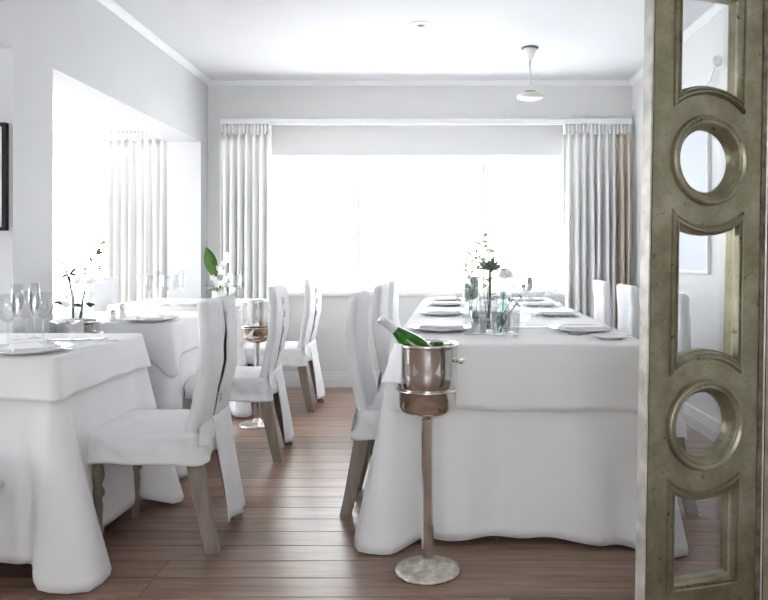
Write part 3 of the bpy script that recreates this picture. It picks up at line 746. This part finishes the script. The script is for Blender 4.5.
# small tables
def setting(px, py, where, rot=0.0):
    q = at(px, py, ZS)
    put('dinner_plate', plate_me, 'white dinner plate on the '+where, 'plate', q, 'plates on small tables')
    put('folded_napkin', nap_me, 'folded white napkin on the plate of the '+where, 'napkin', q+Vector((0, 0, 0.0105)), 'napkins on plates', 0.6+rot)
    put('table_fork', fork_me, 'steel fork beside the plate on the '+where, 'fork', q+Vector((-0.19, -0.09, 0.0005)), 'cutlery on small tables', rot)
setting(27, 352.5, names[0]); setting(150, 321.3, names[1]); setting(193, 305.5, names[2])
put('table_knife', knife_me, 'steel knife on the nearest small table, near its far right corner', 'knife', at(108, 339, ZS)+Vector((0, 0, 0.0005)), 'cutlery on small tables', 1.9)
put('table_fork', fork_me, 'steel fork on the nearest small table, near its far right corner', 'fork', at(118, 341, ZS)+Vector((0, 0, 0.0005)), 'cutlery on small tables', 1.5)
put('table_knife', knife_me, 'steel knife right of the plate on the nearest small table', 'knife', at(72, 350, ZS)+Vector((0, 0, 0.0005)), 'cutlery on small tables', 1.2)
def shaker(px, py, lab, h):
    t = thing('salt_shaker', lab, 'shaker', at(px, py, ZS), 0, 'shakers')
    bm = bmesh.new(); lathe(bm, [(0, 0), (0.018, 0), (0.02, 0.004), (0.017, h*0.45), (0.011, h*0.66), (0, h*0.66)], 20); obj('body', bm, 'porcelain', t, True)
    bm = bmesh.new(); lathe(bm, [(0.011, h*0.655), (0.014, h*0.72), (0.014, h*0.9), (0.008, h), (0, h)], 20); obj('cap', bm, 'cutlery', t, True)
shaker(122, 320, 'taller white shaker with grey cap on the middle small table', 0.085); shaker(113, 321, 'shorter white shaker on the middle small table', 0.055)

# ------------------------------------------------------------------ flowers and vases
def leaf(bm, base, direc, up, L, Wd, curl=0.25, fold=0.25, n=6):
    direc = Vector(direc).normalized(); side = direc.cross(Vector(up)).normalized(); nrm = side.cross(direc).normalized(); base = Vector(base)
    rows_ = []
    for k in range(n+1):
        t = k/n; w = Wd*math.sin(PI*min(1, t*0.94+0.05))**0.8*0.5
        c = base+direc*L*t-nrm*curl*L*t*t
        rows_.append([bm.verts.new(c-side*w+nrm*fold*w), bm.verts.new(c), bm.verts.new(c+side*w+nrm*fold*w)])
    for a, b in zip(rows_, rows_[1:]):
        for i in range(2): bm.faces.new((a[i], a[i+1], b[i+1], b[i]))
def vase(label, prof, m, pos, name='glass_vase', group=None):
    bm = bmesh.new(); lathe(bm, prof, 32, cap0=False, cap1=False); o = obj(name, bm, m, None, True); o.location = pos
    return tag(o, label, 'vase', group)
def cyl_vase(r0, r1, h, t=0.0025): return [(0, 0), (r0*0.95, 0), (r0, 0.004), (r1, h), (r1-t, h), (r0-t, 0.012), (0, 0.010)]
def bottle_vase(r, h, rn): return [(0, 0), (r*0.9, 0), (r, 0.008), (r, h*0.5), (r*0.8, h*0.62), (rn, h*0.75), (rn, h*0.95), (rn+0.003, h), (rn-0.0015, h), (rn-0.002, h*0.76), (r*0.78, h*0.6), (r-0.0025, h*0.48), (r-0.0025, 0.012), (0, 0.010)]
def flower(bm, c, r, n=5, up=(0, 0, 1)):
    c = Vector(c); upv = Vector(up).normalized(); a = upv.orthogonal().normalized(); b = upv.cross(a)
    for k in range(n):
        th = 2*PI*k/n; leaf(bm, c, (a*math.cos(th)+b*math.sin(th)+upv*0.4), upv, r, r*0.75, 0.2, 0.2, 4)
def path(p0, p1, n=8, bend=(0, 0, 0), jit=0.0, seed=0):
    p0 = Vector(p0); p1 = Vector(p1); bend = Vector(bend); rg = random.Random(seed)
    return [p0.lerp(p1, k/n)+bend*math.sin(PI*k/n)+Vector((rg.uniform(-1, 1), rg.uniform(-1, 1), 0))*jit*(0 < k < n) for k in range(n+1)]

# twigs in a pale blue vase on the middle table
def pxat(px, py, d): return Vector(((px-VX)*d/F, d, H-(py-VY)*d/F))
V1 = at(81, 322.5, ZS); dv = V1.y
vase('pale blue glass vase with twigs on the middle small table', cyl_vase(0.05, 0.058, 0.16), 'blueglass', V1)
t = thing('branch', 'dark bare twig leaning left in the pale blue vase', 'branch', V1+Vector((0, 0, 0.012)))
def rel(o, p): return Vector(p)-o.location
bm = bmesh.new(); base = rel(t, pxat(73, 318, dv))
tube(bm, [base, rel(t, pxat(73, 300, dv)), rel(t, pxat(70, 284, dv)), rel(t, pxat(66, 270, dv-0.02)), rel(t, pxat(61, 262, dv-0.03)), rel(t, pxat(56, 258, dv-0.03))], [0.006, 0.006, 0.005, 0.004, 0.003, 0.0015], 7)
tube(bm, [rel(t, pxat(62.5, 264, dv-0.03)), rel(t, pxat(64, 258, dv-0.03))], [0.003, 0.0015], 6)
tube(bm, [rel(t, pxat(72.5, 293, dv)), rel(t, pxat(77, 283, dv+0.02)), rel(t, pxat(80, 279, dv+0.02))], [0.003, 0.002, 0.001], 6); obj('stem', bm, 'twig', t, True)
for k, (px, py, dx, dz) in enumerate([(69, 275, 0.6, 0.5), (70, 274, 0.9, -0.1), (68, 274, -0.5, -0.3), (69, 276, 0.3, -0.8), (71, 273, 0.8, 0.8)]):
    bm = bmesh.new(); leaf(bm, rel(t, pxat(px, py, dv-0.02)), (dx, -0.3, dz), (0, -1, 0.2), 0.035, 0.014); obj('leaf', bm, 'twig', t, True)
t = thing('branch', 'green-leaved budding twig leaning right in the pale blue vase', 'branch', V1+Vector((0.01, 0, 0.012)))
bm = bmesh.new(); pts = [(80.5, 318), (82, 306), (83, 299), (86, 286), (90, 272), (94, 260), (98, 248), (101, 242)]
tube(bm, [rel(t, pxat(a, b, dv-0.005*i)) for i, (a, b) in enumerate(pts)], [0.008, 0.007, 0.0045, 0.004, 0.0035, 0.003, 0.002, 0.001], 7); obj('stem', bm, 'stemgreen', t, True)
for k, (px, py, dx, dz, L, mm) in enumerate([(87, 271, -0.5, 0.7, 0.03, 'leafyellow'), (88, 274, -0.8, 0.1, 0.028, 'leafyellow'), (92, 262, -0.25, 0.9, 0.03, 'leafgreen'), (96, 254, 0.9, 0.3, 0.04, 'leafgreen'), (96.5, 252, 0.8, 0.6, 0.035, 'leafgreen'),
                                          (98, 265, 0.7, -0.5, 0.022, 'leafgreen'), (96.5, 269, 1.0, 0.05, 0.03, 'leafgreen'), (100, 245, 0.7, 0.6, 0.03, 'leafgrey'), (102, 241, 0.8, -0.4, 0.02, 'leafgrey')]):
    bm = bmesh.new(); leaf(bm, rel(t, pxat(px, py, dv-0.03)), (dx, -0.25, dz), (0, -1, 0.3), L, L*0.45); obj('leaf', bm, mm, t, True)
t = thing('orchid_spray', 'low white blossoms with dark leaves at the rim of the pale blue vase', 'flowers', V1+Vector((0, -0.01, 0.10)))
for k, (px, py, s, mm) in enumerate([(63, 303, 0.024, 'petal'), (67, 305, 0.022, 'petal'), (78, 281, 0.026, 'petal'), (91, 281, 0.026, 'petal')]):
    c = rel(t, pxat(px, py, dv-0.02)); bm = bmesh.new(); tube(bm, [Vector((0, 0, 0)), c*0.6+Vector((0, 0, -0.01)), c], 0.0014, 5); obj('stalk', bm, 'stemgreen', t, True)
    bm = bmesh.new(); flower(bm, c, s, 5, (0.2, -1, 0.2)); obj('blossom', bm, mm, t, True)
for k, (px, py, dx, dz) in enumerate([(76, 305, 0.9, -0.1), (79, 304, -0.7, -0.3), (86, 303, 0.9, -0.3), (88, 305, 0.9, 0.2), (62, 304, -0.8, 0.4), (66, 301, 0.3, 0.9)]):
    bm = bmesh.new(); leaf(bm, rel(t, pxat(px, py, dv-0.03)), (dx, -0.4, dz), (0, -0.6, 0.8), 0.04, 0.024); obj('leaf', bm, 'twig', t, True)

# white pot with orchid and one big leaf on the far small table
V2 = at(219.5, 304, ZS); dv = V2.y
vase('small white ribbed pot holding an orchid on the farthest small table', [(0, 0), (0.036, 0), (0.045, 0.008), (0.052, 0.05), (0.048, 0.075), (0.052, 0.088), (0.049, 0.088), (0.044, 0.074), (0.047, 0.05), (0.04, 0.012), (0, 0.01)], 'porcelain', V2, 'flower_pot')
t = thing('potted_orchid', 'white orchid with one upright broad green leaf in a white pot', 'plant', V2+Vector((0, 0, 0.012)))
bm = bmesh.new(); tube(bm, [(0, 0, 0), rel(t, pxat(217, 288, dv)), rel(t, pxat(215.5, 276, dv))], [0.007, 0.006, 0.005], 7); obj('stem', bm, 'stemgreen', t, True)
bm = bmesh.new(); b0 = rel(t, pxat(215.5, 277, dv)); leaf(bm, b0, rel(t, pxat(206, 247, dv))-b0, (0.2, -1, 0), 0.22, 0.088, 0.05, 0.25, 10); solid(obj('leaf', bm, 'leafgreen', t, True), 0.002)
for k, (dx, dz, L) in enumerate([(-1, 0.65, 0.10), (-0.9, 0.15, 0.10), (0.9, 0.5, 0.13), (0.6, 0.9, 0.10), (-0.3, 0.9, 0.08)]):
    bm = bmesh.new(); leaf(bm, rel(t, pxat(218+k*0.8, 289, dv)), (dx, -0.15, dz), (0, -0.3, 1), L, 0.02, 0.45, 0.2, 8); obj('leaf', bm, 'leafgreen', t, True)
bm = bmesh.new(); tube(bm, [rel(t, pxat(219, 290, dv)), rel(t, pxat(222, 275, dv)), rel(t, pxat(225, 262, dv)), rel(t, pxat(227, 252, dv))], [0.0025, 0.002, 0.0015, 0.001], 6); obj('stalk', bm, 'stemgreen', t, True)
rg = random.Random(5)
for k in range(13):
    px, py = [(213, 278), (216, 281), (219, 268), (221, 272), (224, 263), (227, 255), (228, 260), (222, 283), (226, 279), (230, 285), (233, 290), (218, 285), (230, 275)][k]
    bm = bmesh.new(); flower(bm, rel(t, pxat(px, py, dv-0.02+rg.uniform(-0.02, 0.02))), 0.026, 5, (rg.uniform(-0.4, 0.4), -1, 0.3)); obj('blossom', bm, 'petal', t, True)

# centrepiece on the long table
dc = 3.22
def T(px, py): return at(px, py, ZS)
va = T(472, 327); vase('tall clear cylinder vase, leftmost of the centrepiece on the long table', cyl_vase(0.036, 0.040, 0.24), 'blueglass', va)
vb = T(488, 332); vase('clear glass tumbler vase holding the spiky green rosette', cyl_vase(0.035, 0.046, 0.155), 'glass', vb)
vc = T(503, 328); vase('smoky teal bottle vase with a white flower, right of the rosette', bottle_vase(0.034, 0.17, 0.013), 'greyglass', vc)
vd = T(500, 335); vase('low pale blue glass vase in front of the teal bottle vase', cyl_vase(0.030, 0.036, 0.10), 'blueglass', vd)
def spray(name, label, v, tips, seed, mleaf, leafs, L, cat='flowers', stemm='stemgreen', bud=None):
    t = thing(name, label, cat, v+Vector((0, 0, 0.014))); rg = random.Random(seed)
    for (px, py) in tips:
        e = rel(t, pxat(px, py, v.y+rg.uniform(-0.03, 0.03))); pts = path((rg.uniform(-0.012, 0.012), rg.uniform(-0.012, 0.012), 0), e, 8, (rg.uniform(-0.012, 0.012), 0, 0), 0.003, rg.random())
        bm = bmesh.new(); tube(bm, pts, [0.0022*(1-0.07*k) for k in range(9)], 6); obj('stem', bm, stemm, t, True)
        for k in range(leafs):
            q = pts[8-(k % 5)]+Vector((0, 0, rg.uniform(-0.01, 0.01))); bm = bmesh.new()
            leaf(bm, q, (rg.uniform(-1, 1), rg.uniform(-0.7, 0.2), rg.uniform(-0.2, 1)), (0, -0.6, 0.8), L*rg.uniform(0.6, 1.2), L*0.55, 0.2, 0.3, 4); obj('leaf', bm, mleaf if k % 3 else (bud or mleaf), t, True)
        bm = bmesh.new(); bmesh.ops.create_icosphere(bm, subdivisions=1, radius=0.006, matrix=Matrix.Translation(e)); obj('bud', bm, bud or mleaf, t, True)
spray('flower_spray', 'loose spray of pale yellow-green buds in the tall cylinder vase', va, [(466, 262), (471, 255), (476, 251), (468, 272), (478, 262)], 3, 'leafyellow', 7, 0.027, bud='petal')
spray('flower_spray', 'tallest spray of yellow-green blossoms behind the spiky rosette', vb+Vector((0, 0.02, 0)), [(485, 236), (489, 243), (481, 247), (493, 252), (487, 256)], 8, 'leafyellow', 7, 0.03, bud='petal')
t = thing('rosette_stem', 'grey-green spiky rosette on a dark stem in the clear tumbler vase', 'plant', vb+Vector((0, 0, 0.014)))
hd = rel(t, pxat(490, 271, vb.y)); bm = bmesh.new(); tube(bm, path((0, 0, 0), hd, 6, (0.004, 0, 0)), 0.005, 8); obj('stem', bm, 'twig', t, True)
rg = random.Random(2)
for k in range(26):
    a = k*2.4; el = 0.05+0.9*(k/26); bm = bmesh.new()
    leaf(bm, hd, (math.cos(a)*math.cos(el), math.sin(a)*math.cos(el), math.sin(el)+0.1), (0, 0, 1), rg.uniform(0.065, 0.09), 0.026, 0.1, 0.45, 6); obj('leaf', bm, 'leafgrey', t, True)
for k, (px, py, dx, dz) in enumerate([(488, 300, 0.8, 0.2), (491, 303, -0.8, 0.2), (489, 297, 0.5, 0.5), (492, 297, 0.9, 0.1)]):
    bm = bmesh.new(); leaf(bm, rel(t, pxat(px, py, vb.y)), (dx, -0.5, dz), (0, -0.4, 0.8), 0.04, 0.018); obj('leaf', bm, 'leafgrey', t, True)
t = thing('white_flower', 'single white blossom in the smoky teal bottle vase', 'flowers', vc+Vector((0, 0, 0.014)))
hd = rel(t, pxat(506, 275, vc.y)); bm = bmesh.new(); tube(bm, path((0, 0, 0), hd, 6, (-0.006, 0, 0)), 0.0025, 7); obj('stem', bm, 'stemgreen', t, True)
for k in range(3):
    bm = bmesh.new(); flower(bm, hd+Vector((0.012*(k-1), 0, 0.008*(k % 2))), 0.03, 6, (0.3*(k-1), -0.8, 0.5)); obj('blossom', bm, 'petal', t, True)
for k, (dx, dz) in enumerate([(0.8, 0.3), (-0.7, 0.4)]):
    bm = bmesh.new(); leaf(bm, hd*0.75, (dx, -0.3, dz), (0, -0.4, 0.8), 0.05, 0.02); obj('leaf', bm, 'leafgrey', t, True)
spray('flower_spray', 'short dark sprig leaning right in the low pale blue vase', vd, [(521, 297), (512, 300), (517, 304)], 12, 'leafgrey', 2, 0.02, stemm='twig')
put('water_tumbler', tumbler_me, 'clear water tumbler left of the low pale blue vase', 'glass', T(479, 334), 'water tumblers')
put('water_tumbler', tumbler_me, 'clear water tumbler right of the low pale blue vase', 'glass', T(512, 333), 'water tumblers')

# ------------------------------------------------------------------ folding screen
SC = thing('folding_screen', 'worn olive-gold folding screen with round and arched glass panes', 'screen', (0.583, 1.95, 0), 0)
SC.rotation_euler = (0, math.radians(1.1), math.radians(19))
PW, PT, PZ0, PZ1 = 0.368, 0.045, 0.0, 2.04
UC = PW/2; CZ = (1.372, 0.631); CR = 0.124; AR = 0.188; HW = 0.117
TOPZ, BOTZ = 1.855, 0.182
def arc_pts(zc, up, n=14, R=AR):
    """points from left to right along an arc round the circle centre, above (up) or below it"""
    a = math.asin(HW/R); return [(UC+R*math.sin(-a+2*a*k/n), zc+(1 if up else -1)*R*math.cos(-a+2*a*k/n)) for k in range(n+1)]
shapes = [
    [(UC-HW, TOPZ)] + arc_pts(CZ[0], True) + [(UC+HW, TOPZ)],
    [(UC+CR*math.cos(2*PI*k/48), CZ[0]+CR*math.sin(2*PI*k/48)) for k in range(48)],
    arc_pts(CZ[0], False)[::-1] + arc_pts(CZ[1], True),
    [(UC+CR*math.cos(2*PI*k/48), CZ[1]+CR*math.sin(2*PI*k/48)) for k in range(48)],
    arc_pts(CZ[1], False)[::-1] + [(UC-HW, BOTZ), (UC+HW, BOTZ)],
]
def area(p): return 0.5*sum(a[0]*b[1]-b[0]*a[1] for a, b in zip(p, p[1:]+p[:1]))
shapes = [p if area(p) > 0 else p[::-1] for p in shapes]
def offset(p, o):
    n = len(p); out = []
    for i in range(n):
        a, b, c = Vector(p[i-1]), Vector(p[i]), Vector(p[(i+1) % n])
        e1 = (b-a).normalized(); e2 = (c-b).normalized(); n1 = Vector((-e1.y, e1.x)); n2 = Vector((-e2.y, e2.x))
        m = n1+n2; m = m/max(0.25, m.dot(n1)*1.0) if m.length > 1e-6 else n1
        m = (n1+n2).normalized(); m = m/max(0.35, m.dot(n1)); out.append(b+m*o)
    return out
def sweep(bm, p, prof, closed=True):
    """profile of (inward offset, depth w); w<0 stands towards the viewer"""
    rings = [[bm.verts.new((q.x, w, q.y)) for q in offset(p, o)] for o, w in prof]
    n = len(p)
    for a, b in zip(rings, rings[1:]):
        for i in range(n): bm.faces.new((a[i], a[(i+1) % n], b[(i+1) % n], b[i]))
def panel_mesh():
    cu = bpy.data.curves.new('panel', 'CURVE'); cu.dimensions = '2D'; cu.fill_mode = 'BOTH'; cu.extrude = PT/2-0.001
    for p in [[(0, PZ0), (PW, PZ0), (PW, PZ1), (0, PZ1)]]+shapes:
        sp = cu.splines.new('POLY'); sp.points.add(len(p)-1); sp.use_cyclic_u = True
        for q, pt in zip(sp.points, p): q.co = (pt[0], pt[1], 0, 1)
    o = bpy.data.objects.new('panel_curve', cu); C.objects.link(o)
    me = bpy.data.meshes.new_from_object(o.evaluated_get(bpy.context.evaluated_depsgraph_get()))
    bpy.data.objects.remove(o); bpy.data.curves.remove(cu)
    me.transform(Matrix.Translation((0, PT/2, 0)) @ Matrix.Rotation(PI/2, 4, 'X'))
    return me
bpy.context.view_layer.update()
pm = panel_mesh()
mould_prof = [(-0.004, 0.001), (-0.003, -0.004), (0.001, -0.0075), (0.005, -0.0065), (0.0065, -0.003), (0.009, -0.003), (0.011, -0.006), (0.0145, -0.006), (0.0165, -0.001), (0.018, 0.006), (0.023, 0.010), (0.023, PT-0.010)]
back_prof = [(-0.004, PT-0.001), (-0.003, PT+0.004), (0.001, PT+0.0075), (0.005, PT+0.0065), (0.0145, PT+0.005), (0.018, PT-0.006), (0.023, PT-0.010)]
ring_prof = [(-0.004, 0.001), (-0.002, -0.007), (0.003, -0.011), (0.008, -0.010), (0.011, -0.005), (0.014, -0.005), (0.018, -0.008), (0.022, -0.005), (0.025, 0.004), (0.032, 0.010), (0.035, 0.014), (0.035, PT-0.010)]
rback = [(-0.004, PT-0.001), (-0.002, PT+0.007), (0.008, PT+0.009), (0.022, PT+0.004), (0.035, PT-0.010)]
mould_prof = [(o, w*1.6 if w < 0 else w) for o, w in mould_prof]; ring_prof = [(o, w*1.4 if w < 0 else w) for o, w in ring_prof]
def make_panel(parent_loc, rotz, name='panel'):
    o = obj_me(name, pm, 'leafmetal', SC); o.location = parent_loc; o.rotation_euler = (0, 0, rotz)
    for i, p in enumerate(shapes):
        circ = i in (1, 3)
        bm = bmesh.new(); sweep(bm, p, ring_prof if circ else mould_prof); sweep(bm, p, rback if circ else back_prof)
        m_ = obj('ring_moulding' if circ else 'moulding', bm, 'leafmetal', o)
        for poly in m_.data.polygons: poly.use_smooth = circ
        bm = bmesh.new(); q = offset(p, 0.033 if circ else 0.021)
        a = [bm.verts.new((v.x, PT*0.62, v.y)) for v in q]; b = [bm.verts.new((v.x, PT*0.62+0.003, v.y)) for v in q]
        bm.faces.new(a); bm.faces.new(b[::-1])
        for k in range(len(q)): bm.faces.new((a[k], a[(k+1) % len(q)], b[(k+1) % len(q)], b[k]))
        obj('pane', bm, 'screenpane', o)
    # worn edge strips
    bm = bmesh.new(); bx(bm, -0.009, -0.003, 0.001, PT-0.006, PZ0, PZ1, 0.001); obj('edge_strip', bm, 'screenedge', o)
    bm = bmesh.new(); bx(bm, -0.003, 0.0, 0.005, PT-0.008, PZ0, PZ1); obj('edge_groove', bm, 'black', o)
    bm = bmesh.new(); bx(bm, PW, PW+0.014, -0.004, PT, PZ0, PZ1, 0.004); bx(bm, PW+0.015, PW+0.022, 0.002, PT, PZ0, PZ1, 0.002); obj('edge_moulding', bm, 'screendark', o)
    return o
make_panel((0, 0, 0), 0.0)
p2 = make_panel((PW+0.034, 0.004, 0), math.radians(-38))
for z in (0.35, 1.05, 1.75):
    bm = bmesh.new(); tube(bm, [(PW+0.027, PT*0.5, z-0.03), (PW+0.027, PT*0.5, z+0.03)], 0.005, 10); obj('hinge', bm, 'screendark', SC, True)

# ------------------------------------------------------------------ ceiling and wall fittings
fx = Vector((0.705, 5.08, 0))
t = thing('ceiling_fan', 'white ceiling-hung fitting on a thin rod, near the right curtain', 'ceiling fitting', (fx.x, fx.y, ZC))
bm = bmesh.new(); lathe(bm, [(0.06, 0.0), (0.062, -0.006), (0.05, -0.01), (0.0, -0.01)], 28); obj('ceiling_plate', bm, 'darkgap', t, True)
bm = bmesh.new(); lathe(bm, [(0.046, -0.01), (0.045, -0.02), (0.032, -0.055), (0.018, -0.085), (0.01, -0.092), (0.0, -0.092)], 28); obj('canopy', bm, 'whiteplastic', t, True)
bm = bmesh.new(); tube(bm, [(0, 0, -0.08), (0, 0, -0.30)], 0.0085, 12); obj('rod', bm, 'whiteplastic', t, True)
bm = bmesh.new(); lathe(bm, [(0.0, -0.27), (0.014, -0.272), (0.024, -0.295), (0.03, -0.312), (0.0, -0.312)], 24); obj('neck', bm, 'whiteplastic', t, True)
bm = bmesh.new(); lathe(bm, [(0.042, -0.310), (0.05, -0.318), (0.05, -0.322), (0.0, -0.322)], 24, cap0=True); obj('collar', bm, 'darkgap', t, True)
bm = bmesh.new(); lathe(bm, [(0.05, -0.320), (0.085, -0.328), (0.095, -0.342), (0.09, -0.356), (0.06, -0.366), (0.0, -0.37)], 32, cap0=True); obj('motor_disc', bm, 'fanbase', t, True)
dl = at(421, 25, 0) ; dd = (ZC-H)*F/(VY-25); dlx = (421-VX)*dd/F
t = thing('recessed_downlight', 'white recessed ceiling downlight with a dark centre', 'downlight', (dlx, dd, ZC))
bm = bmesh.new(); lathe(bm, [(0.0255, -0.003), (0.042, -0.005), (0.07, -0.007), (0.08, -0.003), (0.082, 0.001)], 36, cap0=False, cap1=False); obj('trim_ring', bm, 'whiteplastic', t, True)
bm = bmesh.new(); lathe(bm, [(0.0, -0.004), (0.02, -0.004), (0.026, -0.0045)], 30, cap0=False, cap1=False); obj('lamp_recess', bm, 'darkgap', t, True)
# wall lamp on the right wall, seen through the top pane of the screen
wl = pxat(717, 61, 4.15); t = thing('wall_lamp', 'pale round wall lamp on a thin arm, seen through the screen\'s top pane', 'lamp', (XR, 4.45, wl.z-0.14))
hd = Vector((wl.x-XR, wl.y-4.45, 0.14))
bm = bmesh.new(); lathe(bm, [(0, 0), (0.035, 0), (0.035, 0.008), (0.02, 0.014), (0, 0.014)], 20, mtx=Matrix.Rotation(-PI/2, 4, 'Y')); obj('wall_plate', bm, 'whiteplastic', t, True)
bm = bmesh.new(); tube(bm, [(-0.01, 0, 0), (-0.05, -0.03, 0.02), hd*0.5, hd], 0.005, 8); obj('arm', bm, 'whiteplastic', t, True)
bm = bmesh.new(); bmesh.ops.create_uvsphere(bm, u_segments=24, v_segments=14, radius=0.032, matrix=Matrix.Translation(hd) @ Matrix.Diagonal((1, 0.7, 1, 1))); obj('lamp_shade', bm, 'whiteplastic', t, True)
# pale picture on the right wall, seen through the screen's upper circle and middle pane
t = thing('wall_picture', 'pale blue-grey framed picture on the right wall, seen through the screen panes', 'picture', (XR, 4.95, 1.52))
bm = bmesh.new(); a, b, f = 0.60, 0.53, 0.02
bx(bm, -0.025, 0, -a, -a+f, -b, b, 0.003); bx(bm, -0.025, 0, a-f, a, -b, b, 0.003); bx(bm, -0.025, 0, -a+f, a-f, -b, -b+f, 0.003); bx(bm, -0.025, 0, -a+f, a-f, b-f, b, 0.003); obj('frame', bm, 'trim', t)
bm = bmesh.new(); bx(bm, -0.010, -0.002, -a+f, a-f, -b+f, b-f); obj('print', bm, mat('pale_blue_grey_print', (0.66, 0.69, 0.74), 0.6, var=0.04, scale=3), t)
